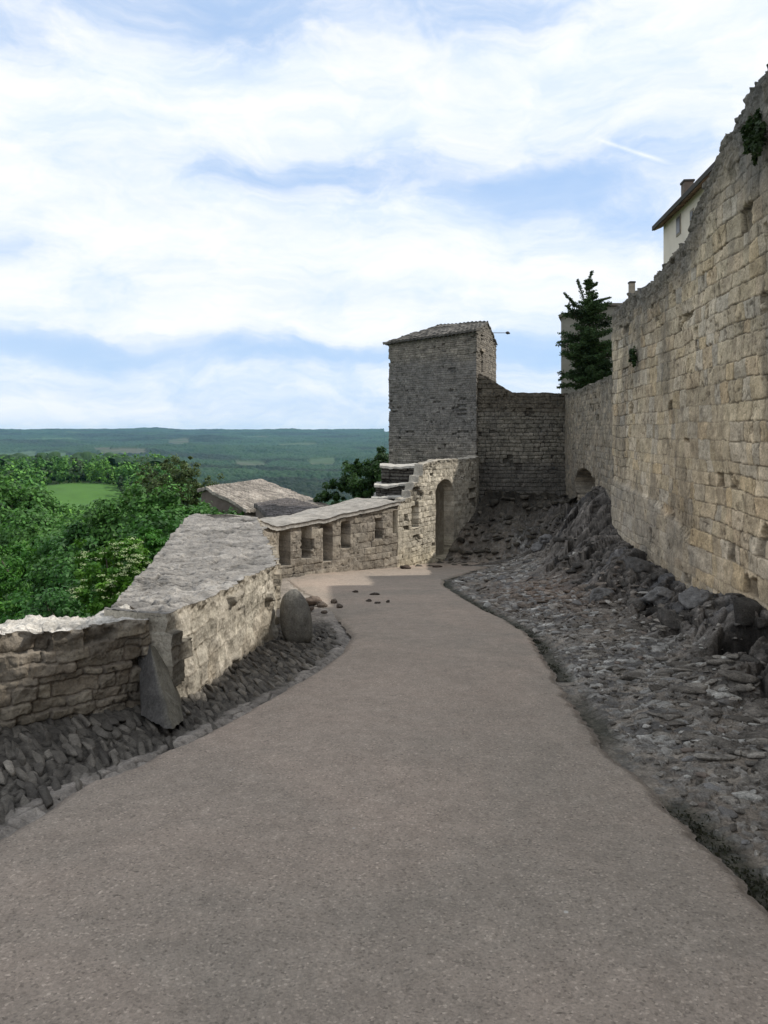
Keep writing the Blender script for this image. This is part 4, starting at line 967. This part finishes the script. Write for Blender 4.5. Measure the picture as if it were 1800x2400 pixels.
for i, (dx, dy, a, b, c, l) in enumerate(((876, 1228, .16, .12, .06, 'dark jagged stone at the foot of the niche wall by its lit edge'), (945, 1225, .16, .08, .035, 'thin dark stone chip on the road below the pointed niche'))):
    road_rock(dx, dy, (a, b, c), 40+i, (.06, .045, .035), l, up=.4)
k = 0
for (x, y, a, b, c) in ((-1.02, 12.2, .10, .09, .06), (-.85, 12.6, .07, .06, .04), (-.72, 12.0, .06, .06, .04), (-1.15, 11.7, .06, .05, .04), (-.9, 11.3, .05, .05, .03), (-1.25, 12.5, .09, .08, .07)):
    rock('rock', (x, y, float(zroad(y))+.02), (a, b, c), 50+k, (.10, .08, .065), 'small brown stone in the heap beside the bend', 'rock', 'small stones heaped at the bend', disp=.6, n=16, facet=.5); k += 1
# boulders of the bank
BO = [((1165, 1180), .28, .22, .17, 'pale topped boulder at the top of the bank by the dark mound'), ((1180, 1165), .35, .25, .2, 'grey boulder lying highest on the bank above the pale topped one'), ((1365, 1225), .5, .3, .3, 'dark craggy rock against the foot of the fortress wall'),
      ((1505, 1300), .30, .22, .2, 'rounded blue grey rock touching the ochre base of the wall'), ((1300, 1290), .28, .16, .16, 'pale slanting slab of rock on the reddish bank'), ((1085, 1250), .16, .12, .08, 'flat grey stone by the far road edge at the red earth'),
      ((1430, 1290), .34, .22, .2, 'long dark rock ridge between the pale slab and the wall'), ((1140, 1215), .22, .15, .09, 'low grey stone between the road end and the red earth')]
def bank_hit(dx, dy):
    k = (dx*S-HX)/F; kz = (HY-dy*S)/F
    for d in np.arange(3, 25, .03):
        x = k*d
        if bankz(x, d) > kz*d: return x, d
    return k*17, 17
for i, (p, a, b, c, l) in enumerate(BO):
    x, y = bank_hit(*p); rock('boulder', (x, y, bankz(x, y)+c*.02), (a*.8, b*.8, c*.75), 70+i, ((.16, .155, .15) if 'pale' in l or 'blue' in l or 'flat' in l else (.10, .095, .09)), l, 'boulder', disp=.7, n=44, facet=.6, rot=.5)
r = np.random.default_rng(5); cnt = 0
while cnt < 150:
    y = math.exp(r.uniform(math.log(2.6), math.log(19))); q_ = r.uniform(.05, .75); x = float(xr(y))+q_*(float(xw(y))-float(xr(y)))
    if abs(x/y) > .56: continue
    s = r.uniform(.018, .05)*(1+.6*(y > 9)); k_ = r.choice(6)
    if cnt < 6:
        o = rock('loose_stone', (0, 0, 0), (1, .75, .45), 200+cnt, [(.30, .29, .27), (.2, .19, .18), (.15, .14, .13), (.36, .34, .31), (.22, .18, .15), (.26, .25, .24)][cnt], 'small loose stone among many scattered over the rocky bank', 'stone', 'loose stones on the rocky bank', disp=.6, n=14, facet=.5)
        if cnt == 0: prot = []
        prot.append(o)
    else:
        o = prot[k_].copy(); COL.objects.link(o)
    o.scale = (s*r.uniform(.8, 1.5), s*r.uniform(.8, 1.3), s); o.rotation_euler = (r.normal()*.2, r.normal()*.2, r.random()*6.28); o.location = (x, y, bankz(x, y)+s*.12); cnt += 1

# ================================================================== buildings
def house_cream():
    A = np.array([13.1, 35.0]); B = np.array([12.2, 25.4]); t_ = (B-A)/np.linalg.norm(B-A); w = np.array([-t_[1], t_[0]]); w = w if w[0] > 0 else -w
    ez = 9.8; root = empty('cream_house', (A[0]+3, 29, .8), 'cream rendered house with dark eaves standing above the fortress wall', 'house')
    mb = MB(); L_ = np.linalg.norm(B-A); W = 8.0
    c = [A, B, B+w*W, A+w*W]
    mb.prism([v3(p, .6) for p in c], (0, 0, ez-.6)); g1 = [v3(A, ez), v3(A+w*W, ez), v3(A+w*W/2, ez+1.9)]; mb.prism(g1, tuple(v3(t_*L_, 0))); mb.build('wall', M_render, root)
    mb = MB(); mb.box(8.0, 13.5, 14.0, 17.2, .6, 6.9); mb.box(8.0, 13.5, 8.2, 13.99, .6, 8.0); mb.box(8.0, 13.5, -6, 8.19, .6, 9.85); mb.box(9.5, 13.5, 17.21, 19.7, .6, 7.5); mb.box(10.5, 13.5, 19.71, 25.2, .6, 4.2); mb.build('shade_blocks', M_render, root)  # unseen stepped blocks added behind the wall to cast shade on the street
    o_ = .34; rz = ez+2.0
    roofgrid('roof', (v3(A-t_*o_-w*o_, ez-.12), v3(B+t_*o_-w*o_, ez-.12), v3(A-t_*o_+w*W/2, rz), v3(B+t_*o_+w*W/2, rz)), 120, 40, M_tile, (.25, .17, .12), root, .25, .4, .05, .14)
    roofgrid('roof', (v3(B+t_*o_+w*(W+o_), ez-.12), v3(A-t_*o_+w*(W+o_), ez-.12), v3(B+t_*o_+w*W/2, rz), v3(A-t_*o_+w*W/2, rz)), 60, 24, M_tile, (.25, .17, .12), root, .25, .4, .05, .14)
    mb = MB(); mb.obox(A-t_*o_-w*(o_+.04), t_*(L_+2*o_), -w*.06, ez-.22, ez-.02); mb.build('gutter', M_dark, root)
    def hit(dx):                                 # along the face
        k = (dx*S-HX)/F; s_ = (k*A[1]-A[0])/(t_[0]-k*t_[1]); return s_
    for x0, x1, y0, y1 in ((1463, 1470, 470, 504), (1493, 1498, 457, 478)):
        s0, s1 = hit(x0), hit(x1); d = A[1]+t_[1]*(s0+s1)/2; z0, z1 = (HY-y1*S)/F*d, (HY-y0*S)/F*d
        mb = MB(); mb.obox(A+t_*(s0-.09)-w*.03, t_*(s1-s0+.18), w*.05, z0-.09, z1+.09); f_ = mb.build('window', M_trim, root)
        mb = MB(); mb.obox(A+t_*s0-w*.045, t_*(s1-s0), w*.03, z0, z1); p_ = mb.build('pane', M_glass); p_.parent = root; child_fix(p_, f_)
        f_.matrix_basis; 
    s0 = hit(1449); d = A[1]+t_[1]*s0+0; base = A+t_*s0+w*.45
    zt = (HY-400*S)/F*(base[1]); mb = MB(); mb.obox(base, t_*.5, w*.4, ez, zt); ch = mb.build('chimney', M_gable, root)
    mb = MB(); mb.obox(base-t_*.04-w*.04, t_*.58, w*.48, zt+.001, zt+.09); cp = mb.build('chimney_cap', M_dark); child_fix(cp, ch)
house_cream()
def small_house():
    d = 31.; a = PD(1212, 686, d); b = PD(1306, 662, d); c = PD(1345, 662, d)
    root = empty('stone_house', (a[0]+1.3, d+2, .8), 'old grey house mostly hidden behind the conifer', 'house')
    mb = MB(); mb.prism([(a[0], d, .5), (c[0], d, .5), (c[0], d, b[2]), (b[0], d, b[2]), (a[0], d, a[2])], (1.25, 4, 0)); mb.build('wall', M_gable2, root)
    mb = MB(); e = PD(1205, 686, d)
    mb.prism([(e[0], d-.15, a[2]-.02), (b[0], d-.15, b[2]+.02), (b[0], d-.15, b[2]+.12), (e[0], d-.15, a[2]+.1)], (1.35, 4.3, 0), (.2, .18, .15))
    mb.prism([(b[0], d-.15, b[2]+.02), (c[0], d-.15, b[2]+.02), (c[0], d-.15, b[2]+.12), (b[0], d-.15, b[2]+.12)], (1.35, 4.3, 0), (.2, .18, .15)); mb.build('roof', M_tile, root)
M_gable2 = plain('grey_render', (.27, .26, .22), .9, 2)
small_house()
p0 = PD(1360.5, 643, 26); p1 = PD(1371, 608, 26); root = empty('chimney_stack', ((p0[0]+p1[0])/2, 26, .8), 'lone slim chimney poking up behind the wall crest', 'chimney')
mb = MB(); mb.box(p0[0], p1[0], 25.95, 26.15, .7, p1[2]-.06); mb.build('shaft', M_trim, root); mb = MB(); mb.box(p0[0]-.015, p1[0]+.015, 25.93, 26.17, p1[2]-.06, p1[2]); mb.build('cap', M_dark, root)

def roof_house(name, label, q, low, colr, wallm, tile=.22, backw=5):
    # q: ridge-left, ridge-right, eave-right, eave-left (world)
    rl, rr, er, el = [np.array(a, float) for a in q]
    root = empty(name, ((el[0]+er[0])/2, (el[1]+er[1])/2, low), label, 'house')
    roofgrid('roof', (el, er, rl, rr), 150, 90, M_tile, colr, root, tile, .3, .05, .15)
    bl = rl+(rl-el)*np.array([1, 1, -1])*.22; br = rr+(rr-er)*np.array([1, 1, -1])*.22
    roofgrid('roof', (br, bl, rr, rl), 60, 40, M_tile, colr, root, tile, .3, .05, .15)
    mb = MB(); ins = .2; cen = (rl+rr+er+el)/4
    def I(p, z): return np.array([p[0]+(cen[0]-p[0])*.06, p[1]+(cen[1]-p[1])*.06, z])
    vs = [I(el, low), I(er, low), I(br, low), I(bl, low), I(el, el[2]-.12), I(er, er[2]-.12), I(br, br[2]-.12), I(bl, bl[2]-.12), I(rl, rl[2]-.12), I(rr, rr[2]-.12)]
    mb.add(vs, [(0, 1, 5, 4), (1, 2, 6, 9, 5), (2, 3, 7, 6), (3, 0, 4, 8, 7)]); mb.build('wall', wallm, root)
roof_house('tiled_house', 'house below the parapet with a wide sunlit tiled roof', (P(482, 1143, 36), P(613, 1124, 42.5), P(775, 1188, 37.5), P(577, 1196, 33.5)), -9, (.26, .23, .195), M_gable)
roof_house('tiled_outbuilding', 'smaller house with a dark weathered roof in front of the sunlit one', (P(602, 1185, 29), P(690, 1172, 32.5), P(770, 1196, 29), P(640, 1222, 25.5)), -8, (.10, .09, .085), M_gable)

# ================================================================== trees
G = lambda x, y: float(ground(np.array([x]), np.array([float(y)]))[0])
def dtree(name, label, cat, dx, dy, d, rad, n, size, cols, seed, blobs=None, **k):
    c = PD(dx, dy, d); cr = [(c, rad)]
    for (bx, by, bd, br) in (blobs or ()): cr.append((PD(bx, by, bd), br))
    return tree(name, label, cat, (c[0], d, G(c[0], d)), 0, cr, n, size, cols, seed, **k)
GRN = ((.035, .085, .015), (.075, .150, .025))
dtree('broadleaf_tree', 'round bright green tree at the edge of the slope beyond the rubble wall', 'tree', 60, 1262, 30, (1.75, 1.6, 1.5), 15000, .11, ((.035, .125, .015), (.08, .21, .026)), 301, blobs=((110, 1310, 29, (1.0, 1, .9)), (5, 1300, 29, (1.2, 1.1, 1.2)), (40, 1350, 28, (1.6, 1.2, 1.2)), (15, 1212, 31, (1.0, 1, .8))), nclump=150, cr=.22)
def elder(root, r, crown):
    V, Fc, C = [], [], []; b = 0
    for i in range(60):
        c, rad = crown[r.integers(len(crown))]; d = r.normal(size=3); d[1] = -abs(d[1]); d[2] = abs(d[2])*.8-.15; d /= np.linalg.norm(d); p = np.array(c)+d*np.array(rad)*1.02
        m = 26; q = p+r.normal(size=(m, 3))*np.array([.045, .045, .012]); nn = np.tile([0, -.3, 1.], (m, 1))+r.normal(size=(m, 3))*.3; nn /= np.linalg.norm(nn, axis=1)[:, None]
        v, f = leafquads(q, nn, .028, 1.0, r); V.append(v); Fc.append(f+b); b += len(v); C.append(np.tile([.42, .50, .26], (len(v), 1)))
    o = mesh_np('blossom', np.concatenate(V), np.concatenate(Fc), M_leaf, np.concatenate(C)); child_fix(o, root)
dtree('elder_shrub', 'lush shrub with pale blossom clusters just beyond the broad wall', 'shrub', 245, 1215, 17, (.72, .6, .52), 12000, .062, ((.05, .15, .012), (.11, .25, .025)), 302, blobs=((285, 1190, 17, (.35, .4, .3)), (205, 1275, 16.5, (.5, .5, .5)), (265, 1280, 16.5, (.55, .5, .5)), (300, 1230, 16.6, (.3, .3, .35))), nclump=150, cr=.2, extra=elder, r0=.06, trunk='stem')
dtree('small_shrub', 'small bright green shrub between the blossoming shrub and the broad wall', 'shrub', 325, 1166, 19, (.40, .4, .27), 3000, .06, ((.03, .12, .01), (.06, .19, .02)), 303, nclump=50, cr=.22, r0=.04, trunk='stem', nl=8)
def feathery():
    d = 42.; c = PD(365, 1075, d)
    tree('feathery_tree', 'tall sparse olive brown tree with bare limbs showing beside the tiled roof', 'tree', (c[0], d, G(c[0], d)), 0,
         [(c, (2.2, 1.8, 2.1)), (PD(385, 1018, d), (1.3, 1.2, .8)), (PD(425, 1060, d), (1.3, 1.2, 1.3)), (PD(425, 1115, d), (1.5, 1.2, 1.0)), (PD(305, 1090, d), (1.3, 1.2, 1.1)), (PD(375, 1140, 40.), (1.9, 1.2, .9)), (PD(450, 1090, d), (.9, .8, .8)), (PD(470, 1120, d), (.8, .7, .5)), (PD(315, 1035, d), (.9, .8, .7))],
         24000, .085, ((.050, .082, .024), (.095, .135, .04)), 304, nclump=330, cr=.16, r0=.16, lump=.35, nl=60, shell=.2)
feathery()
sl = [(262, 1175, 44, 2.2, 1.9, .9), (205, 1200, 36, 2.2, 1.5, .3), (270, 1160, 33, 1.9, 1.5, .5), (330, 1130, 33, 1.8, 1.4, .4), (160, 1215, 32, 1.6, 1.5, .1), (110, 1200, 40, 2.2, 1.7, .6), (60, 1180, 46, 2.8, 2.2, .4), (195, 1190, 48, 2.4, 1.8, .8), (350, 1165, 26, 1.2, .9, .2), (90, 1215, 38, 2.0, 1.7, .7),
      (455, 1155, 34, 1.6, 1.3, .3), (410, 1160, 32, 1.6, 1.2, .35), (200, 1290, 24, 1.4, 1.1, .1), (140, 1270, 25, 1.3, 1.2, .3), (20, 1120, 55, 3.0, 2.6, .5), (70, 1150, 55, 2.0, 2.4, .5), (300, 1125, 50, 2.2, 1.9, .6), (120, 1340, 20, 1.2, .9, .1), (310, 1215, 22, .9, .8, .2)]
words_ = ['olive', 'dark', 'pale', 'mid green', 'shadowy', 'broad', 'large', 'light', 'low', 'round', 'small dark', 'bushy', 'leafy', 'dense', 'tall', 'spreading', 'yellowish', 'bottommost', 'narrow']
wh = ['on the slope under the crop field', 'between the blossoming shrub and the field', 'in front of the sparse olive brown tree', 'at the trunk of the sparse olive brown tree', 'directly above the bright round tree', 'left below the crop field', 'in the woodland edge above the bright round tree', 'touching the near corner of the crop field', 'behind the small bright shrub', 'between the woodland and the bright round tree',
      'below the eaves of the sunlit tiled roof', 'at the foot of the sparse olive brown tree by the roof', 'behind the blossoming shrub above the broad wall', 'between the bright round tree and the blossoming shrub', 'at the far edge of the frame level with the field', 'just left of the crop field', 'just right of the crop field', 'low behind the pale slabs of the rubble wall', 'squeezed between the small bright shrub and the broad wall']
for i, (dx, dy, d, w, h, t_) in enumerate(sl):
    b0 = np.array([.026, .088, .016])*(1-t_)+np.array([.078, .175, .032])*t_
    dtree('slope_tree', f'{words_[i]} tree {wh[i]}', 'tree', dx, dy, float(d), (w, w*.9, h), int(6500 if d > 30 else 5000), .0042*d, (b0, b0*1.6), 320+i, group='trees on the slope below the walls', nclump=70, cr=.27, nl=10, r0=.1)
c = PD(790, 1030, 38.); 
tree('evergreen_oak', 'dark rounded tree rising behind the parapet beside the tower', 'tree', (c[0], 38., G(c[0], 38.)), 0, [(c, (1.35, 1.2, 1.1)), (PD(822, 1005, 38.), (.9, .9, .75)), (PD(745, 1062, 38.), (1.0, .9, .75)), (PD(715, 1080, 38.), (.7, .7, .5)), (PD(800, 1070, 38.), (1.1, .9, .9)), (PD(770, 1000, 38.), (.5, .5, .35))], 17000, .09, ((.018, .048, .010), (.04, .095, .018)), 350, nclump=170, cr=.23)
dtree('sprout_bush', 'tuft of bright leaves sprouting over the end of the broad wall', 'bush', 466, 1118, 17.5, (.26, .2, .10), 900, .05, ((.08, .22, .02), (.14, .33, .04)), 351, nclump=18, cr=.3, r0=.02, nl=5, trunk='stem')
def conifer():
    r = np.random.default_rng(77); d = 24.6; bx = PD(1272, 800, d)[0]; root = empty('conifer', (bx, d, .8), 'dark ragged conifer growing above the rampart wall', 'tree')
    mb = MB(); zt = PD(1277, 584, d)[2]; mb.tube((bx, d, .5), (bx+.02, d, zt-.3), .1, .02, 8)
    pts, nr_ = [], []
    def bough(p, q, n, w, droop=0):
        p = np.array(p, float); q = np.array(q, float); mb.tube(p, q, .022, .006, 5)
        t_ = r.random(n)**.8; c_ = p+(q-p)*t_[:, None]; c_ += r.normal(size=(n, 3))*np.array([w, w, w*.65])*(.5+.6*(1-t_))[:, None]; c_[:, 2] -= droop*t_**2
        pts.append(c_); v_ = r.normal(size=(n, 3))+np.array([0, -.2, .5]); nr_.append(v_/np.linalg.norm(v_, axis=1)[:, None])
    H = lambda dy: PD(0, dy, d)[2]
    X = lambda dx: PD(dx, 0, d)[0]
    prof = [(600, 5), (620, 12), (640, 20), (660, 36), (680, 50), (700, 58), (760, 62), (800, 60), (842, 56)]
    for i in range(190):
        dy = 600+242*r.random()**.7; w = np.interp(dy, [a for a, b in prof], [b for a, b in prof])*(.30+.85*r.random()); a = r.random()*6.283; wm = w*S/F*d
        z = H(dy); e = (bx+math.cos(a)*wm-(.1 if dy > 680 else 0)*0, d+math.sin(a)*wm, z+.12*wm)
        bough((bx, d, z-.05), e, int(260 if dy > 660 else 90), .10 if dy > 660 else .05)
    for (x0, y0, x1, y1) in ((1252, 668, 1216, 633), (1250, 690, 1222, 662), (1262, 650, 1246, 605), (1275, 655, 1316, 644), (1275, 672, 1308, 668), (1240, 735, 1204, 740), (1235, 830, 1203, 838), (1270, 620, 1277, 586), (1272, 625, 1288, 612), (1238, 800, 1206, 822)):
        bough((X(x0), d, H(y0)), (X(x1), d-.1, H(y1)), 240, .04)
    mb.build('trunk', M_bark, root)
    p = np.concatenate(pts); nn = np.concatenate(nr_); v, f = leafquads(p, nn, .04*(.6+.8*r.random(len(p))), 2.0, r)
    w = vn3(p[:, 0]*3, p[:, 1]*3, p[:, 2]*3, 5)[:, None]; c = np.array([.012, .030, .010])*(1-w)+np.array([.055, .105, .028])*w
    o = mesh_np('crown', v, f, M_needle, np.repeat(c, 4, 0)); child_fix(o, root)
conifer()
def wallplant(name, label, dx, dy, rad, n, size, cols, seed, off=.12):
    u, z = on_wall(dx, dy); p = wp.pos(np.array([u]))[0]; nrm = wp.nrm(np.array([u]))[0]; c = (p[0]+nrm[0]*off, p[1]+nrm[1]*off, z)
    r = np.random.default_rng(seed); root = empty(name, c, label, 'shrub')
    q, nn, idx = crownpts(c, rad, n, r, 24, .3, .3, .3); v, f = leafquads(q, nn, size*(.6+.8*r.random(n)), 1.6, r)
    o = mesh_np('foliage', v, f, M_leaf, np.repeat(leafcol(idx, n, *cols, r, 24), 4, 0)); child_fix(o, root)
    mb = MB()
    for i in range(7):
        e = np.array(c)+r.normal(size=3)*np.array(rad)*.5; mb.tube((c[0]-nrm[0]*off*1.2, c[1]-nrm[1]*off*1.2, c[2]-rad[2]*.3), e, .012, .004, 5)
    mb.build('stem', M_bark, root)
wallplant('wall_shrub', 'dark leafy shrub hanging from the highest part of the fortress wall', 1650, 285, (.10, .20, .36), 2000, .035, ((.02, .04, .012), (.04, .07, .02)), 401)
wallplant('wall_tuft', 'small dark green tuft rooted halfway up the fortress wall', 1374, 772, (.08, .14, .16), 700, .035, ((.02, .045, .012), (.04, .08, .02)), 402, .06)
# broken branch in front of the round opening
mb = MB(); a = PD(1262, 1112, 19.8); b = PD(1271, 1080, 19.8); c_ = PD(1281, 1050, 19.7); mb.tube(a, b, .035, .03, 7); mb.tube(b, c_, .03, .015, 7); mb.tube(b, PD(1255, 1078, 19.8), .02, .008, 6); mb.tube(PD(1262, 1112, 19.8)-np.array([0, 0, .6]), a, .04, .035, 7)
o = mb.build('dead_branch', plain('bleached_wood', (.34, .30, .24), .9, 20)); tag(o, 'bleached dead branch propped before the round arched opening', 'branch')

# weeds along the gutter
def weeds():
    r = np.random.default_rng(9); V, Fc, C = [], [], []; b = 0
    for i in range(420):
        y = math.exp(r.uniform(math.log(2.4), math.log(13.5)))
        if vn2(np.array([y*1.6]), np.array([0.]), 114)[0] < .38: continue
        x = float(xr(y)+wigr(np.array([y]))[0])+.05+r.normal()*.035; z = bankz(x, y); n = 10
        q = np.array([x, y, z+.008])+r.normal(size=(n, 3))*np.array([.02, .03, .006]); nn = r.normal(size=(n, 3))+np.array([0, -.3, .6]); nn /= np.linalg.norm(nn, axis=1)[:, None]
        v, f = leafquads(q, nn, .012, 1.8, r); V.append(v); Fc.append(f+b); b += len(v); C.append(np.tile(np.array([.032, .034, .018])*r.uniform(.6, 1.3), (len(v), 1)))
    o = mesh_np('weeds', np.concatenate(V), np.concatenate(Fc), M_leaf, np.concatenate(C)); tag(o, 'dark weeds and moss growing in the crack along the road edge', 'weeds', kind='stuff')
weeds()

# ================================================================== haze
M_h = bpy.data.materials.new('haze'); M_h.use_nodes = True; N = M_h.node_tree.nodes; N.clear()
vo = N.new('ShaderNodeVolumePrincipled'); vo.inputs['Color'].default_value = (.34, .70, 1, 1); vo.inputs['Density'].default_value = 3.6e-5; vo.inputs['Anisotropy'].default_value = .1
ou = N.new('ShaderNodeOutputMaterial'); M_h.node_tree.links.new(vo.outputs[0], ou.inputs['Volume'])
zl = min(float(v) for v in np.array([w.co.z for w in g.data.vertices]))
mb = MB(); mb.box(-14600, 14600, -14600, 14600, zl-1, 130); o = mb.build('haze', M_h); tag(o, 'thin blue haze over the valley', 'haze', kind='stuff')

# ================================================================== sky and sun
SUN_EL = 47.0; SUN_AZ = 12.0                   # degrees ahead of due right
W = bpy.data.worlds.new('World'); bpy.context.scene.world = W; W.use_nodes = True; nt = W.node_tree; N = nt.nodes; L = nt.links
bg = N['Background']
sky = N.new('ShaderNodeTexSky'); sky.sky_type = 'NISHITA'; sky.sun_disc = False; sky.sun_elevation = R(SUN_EL); sky.sun_rotation = R(90-SUN_AZ); sky.altitude = 400; sky.air_density = 1.0; sky.dust_density = .6; sky.ozone_density = 1.5
tc = N.new('ShaderNodeTexCoord'); sx = N.new('ShaderNodeSeparateXYZ'); L.new(tc.outputs['Generated'], sx.inputs[0])
def ma(op, a, b=None, c=None, cl=False):
    n = N.new('ShaderNodeMath'); n.operation = op; n.use_clamp = cl
    for i, v in enumerate((a, b, c)):
        if v is None: continue
        if hasattr(v, 'links'): L.new(v, n.inputs[i])
        else: n.inputs[i].default_value = v
    return n.outputs[0]
x_, y_, z_ = sx.outputs
az = ma('ARCTAN2', x_, y_); el = ma('ARCSINE', z_)
den = ma('ADD', ma('MAXIMUM', z_, 0), .12)
cb = N.new('ShaderNodeCombineXYZ'); L.new(ma('DIVIDE', x_, den), cb.inputs[0]); L.new(ma('DIVIDE', y_, den), cb.inputs[1]); cb.inputs[2].default_value = 3.7
n1 = noise(N, L, 1.1, 9, .55, cb.outputs[0], .5); n2 = noise(N, L, 3.2, 8, .6, cb.outputs[0], .3)
wv = N.new('ShaderNodeTexNoise'); wv.inputs['Scale'].default_value = 5.5; wv.inputs['Detail'].default_value = 6; L.new(tc.outputs['Generated'], wv.inputs['Vector'])
ws_ = N.new('ShaderNodeSeparateXYZ'); L.new(wv.outputs['Color'], ws_.inputs[0])
azw = ma('ADD', az, ma('MULTIPLY', ma('SUBTRACT', ws_.outputs[0], .5), .28)); elw = ma('ADD', el, ma('MULTIPLY', ma('SUBTRACT', ws_.outputs[1], .5), .10))
blue = None
for px, py, wx, wy, am in ((430, 20, 430, 70, .85), (1150, 20, 330, 65, .6), (820, 415, 300, 55, .62), (1360, 425, 330, 75, .8), (1500, 520, 160, 40, .45), (520, 822, 850, 40, .85), (1250, 830, 200, 50, .4), (260, 900, 420, 30, .3), (20, 590, 160, 40, .35), (30, 70, 130, 60, .4), (1300, 870, 260, 70, .45), (1000, 955, 1600, 45, .42), (560, 420, 160, 30, .3)):
    a0 = math.atan((px-HX)/F); e0 = math.atan((HY-py)/math.hypot(F, px-HX)); wa = wx/F; we = wy/F
    da = ma('DIVIDE', ma('SUBTRACT', azw, a0), wa); de = ma('DIVIDE', ma('SUBTRACT', elw, e0), we)
    gz = ma('MULTIPLY', ma('EXPONENT', ma('MULTIPLY', ma('ADD', ma('MULTIPLY', da, da), ma('MULTIPLY', de, de)), -1)), am)
    blue = gz if blue is None else ma('ADD', blue, gz)
cb2 = N.new('ShaderNodeCombineXYZ'); L.new(ma('MULTIPLY', azw, 2.2), cb2.inputs[0]); L.new(ma('MULTIPLY', elw, 6.5), cb2.inputs[1]); cb2.inputs[2].default_value = 1.3
nf = noise(N, L, 2.6, 11, .62, cb2.outputs[0], .4)
cb3 = N.new('ShaderNodeCombineXYZ'); L.new(ma('MULTIPLY', az, 2.0), cb3.inputs[0]); L.new(ma('MULTIPLY', el, 9), cb3.inputs[1]); cb3.inputs[2].default_value = 7.3
nw_ = noise(N, L, 1.6, 9, .6, cb3.outputs[0], .8)
tot = ma('ADD', blue, ma('MULTIPLY', ma('SUBTRACT', nf, .5), 1.5))
mr = N.new('ShaderNodeMapRange'); mr.interpolation_type = 'SMOOTHSTEP'; L.new(tot, mr.inputs['Value']); mr.inputs['From Min'].default_value = .12; mr.inputs['From Max'].default_value = .84
crisp = mr.outputs[0]
bl_ = ma('ADD', ma('MULTIPLY', crisp, .52), ma('MULTIPLY', blue, .28)); bl_ = ma('ADD', bl_, ma('MULTIPLY', ma('SUBTRACT', nw_, .48), .5))
cov = ma('SUBTRACT', .96, bl_, cl=True)
# contrail
c0 = (math.atan((1412-HX)/F), math.atan((HY-330)/math.hypot(F, 512))); c1 = (math.atan((1562-HX)/F), math.atan((HY-380)/math.hypot(F, 662)))
dx_, dy_ = c1[0]-c0[0], c1[1]-c0[1]; ll = math.hypot(dx_, dy_); ux, uy = dx_/ll, dy_/ll
ra = ma('SUBTRACT', az, c0[0]); re_ = ma('SUBTRACT', el, c0[1]); along = ma('ADD', ma('MULTIPLY', ra, ux), ma('MULTIPLY', re_, uy)); acr = ma('SUBTRACT', ma('MULTIPLY', re_, ux), ma('MULTIPLY', ra, uy))
tr = ma('MULTIPLY', ma('EXPONENT', ma('MULTIPLY', ma('POWER', ma('DIVIDE', ma('ABSOLUTE', acr), .0022), 2), -1)), ma('EXPONENT', ma('MULTIPLY', ma('POWER', ma('DIVIDE', ma('ABSOLUTE', ma('SUBTRACT', along, ll/2)), ll/2), 4), -1)))
cov = ma('ADD', cov, ma('MULTIPLY', tr, .5), cl=True)
cr_ = N.new('ShaderNodeValToRGB'); L.new(nf, cr_.inputs[0]); cr_.color_ramp.elements[0].position = .36; cr_.color_ramp.elements[0].color = (.98, .985, 1.0, 1); cr_.color_ramp.elements[1].position = .62; cr_.color_ramp.elements[1].color = (.76, .85, .97, 1)
skm = mixc(N, L, 'MULTIPLY', 1, sky.outputs[0], (.105, .105, .105, 1))
skm = mixc(N, L, 'MIX', .7, skm, (.42, .64, 1.0, 1))
fin = mixc(N, L, 'MIX', cov, skm, cr_.outputs[0])
L.new(fin, bg.inputs['Color']); bg.inputs['Strength'].default_value = 1.1
sl_ = bpy.data.lights.new('sun', 'SUN'); sl_.energy = 3.9; sl_.angle = R(.6); sl_.color = (1, .95, .87)
so = bpy.data.objects.new('sun', sl_); COL.objects.link(so)
from mathutils import Vector
sdv = Vector((math.cos(R(SUN_AZ))*math.cos(R(SUN_EL)), math.sin(R(SUN_AZ))*math.cos(R(SUN_EL)), math.sin(R(SUN_EL))))
so.rotation_euler = sdv.to_track_quat('Z', 'Y').to_euler(); so.location = (30, 10, 40)

cam = bpy.data.cameras.new('camera'); co = bpy.data.objects.new('camera', cam); COL.objects.link(co)
co.rotation_euler = (R(90), 0, 0); co.location = (0, 0, 0); cam.sensor_width = 36; cam.lens = F/2400*36; cam.shift_y = -(1200-HY)/2400; cam.clip_start = .05; cam.clip_end = 40000
sc = bpy.context.scene; sc.camera = co
sc.view_settings.view_transform = 'Standard'; sc.view_settings.look = 'None'; sc.view_settings.exposure = 0; sc.view_settings.gamma = 1
sc.cycles.max_bounces = 6; sc.cycles.diffuse_bounces = 3; sc.cycles.transmission_bounces = 3; sc.cycles.volume_bounces = 0; sc.cycles.use_denoising = True
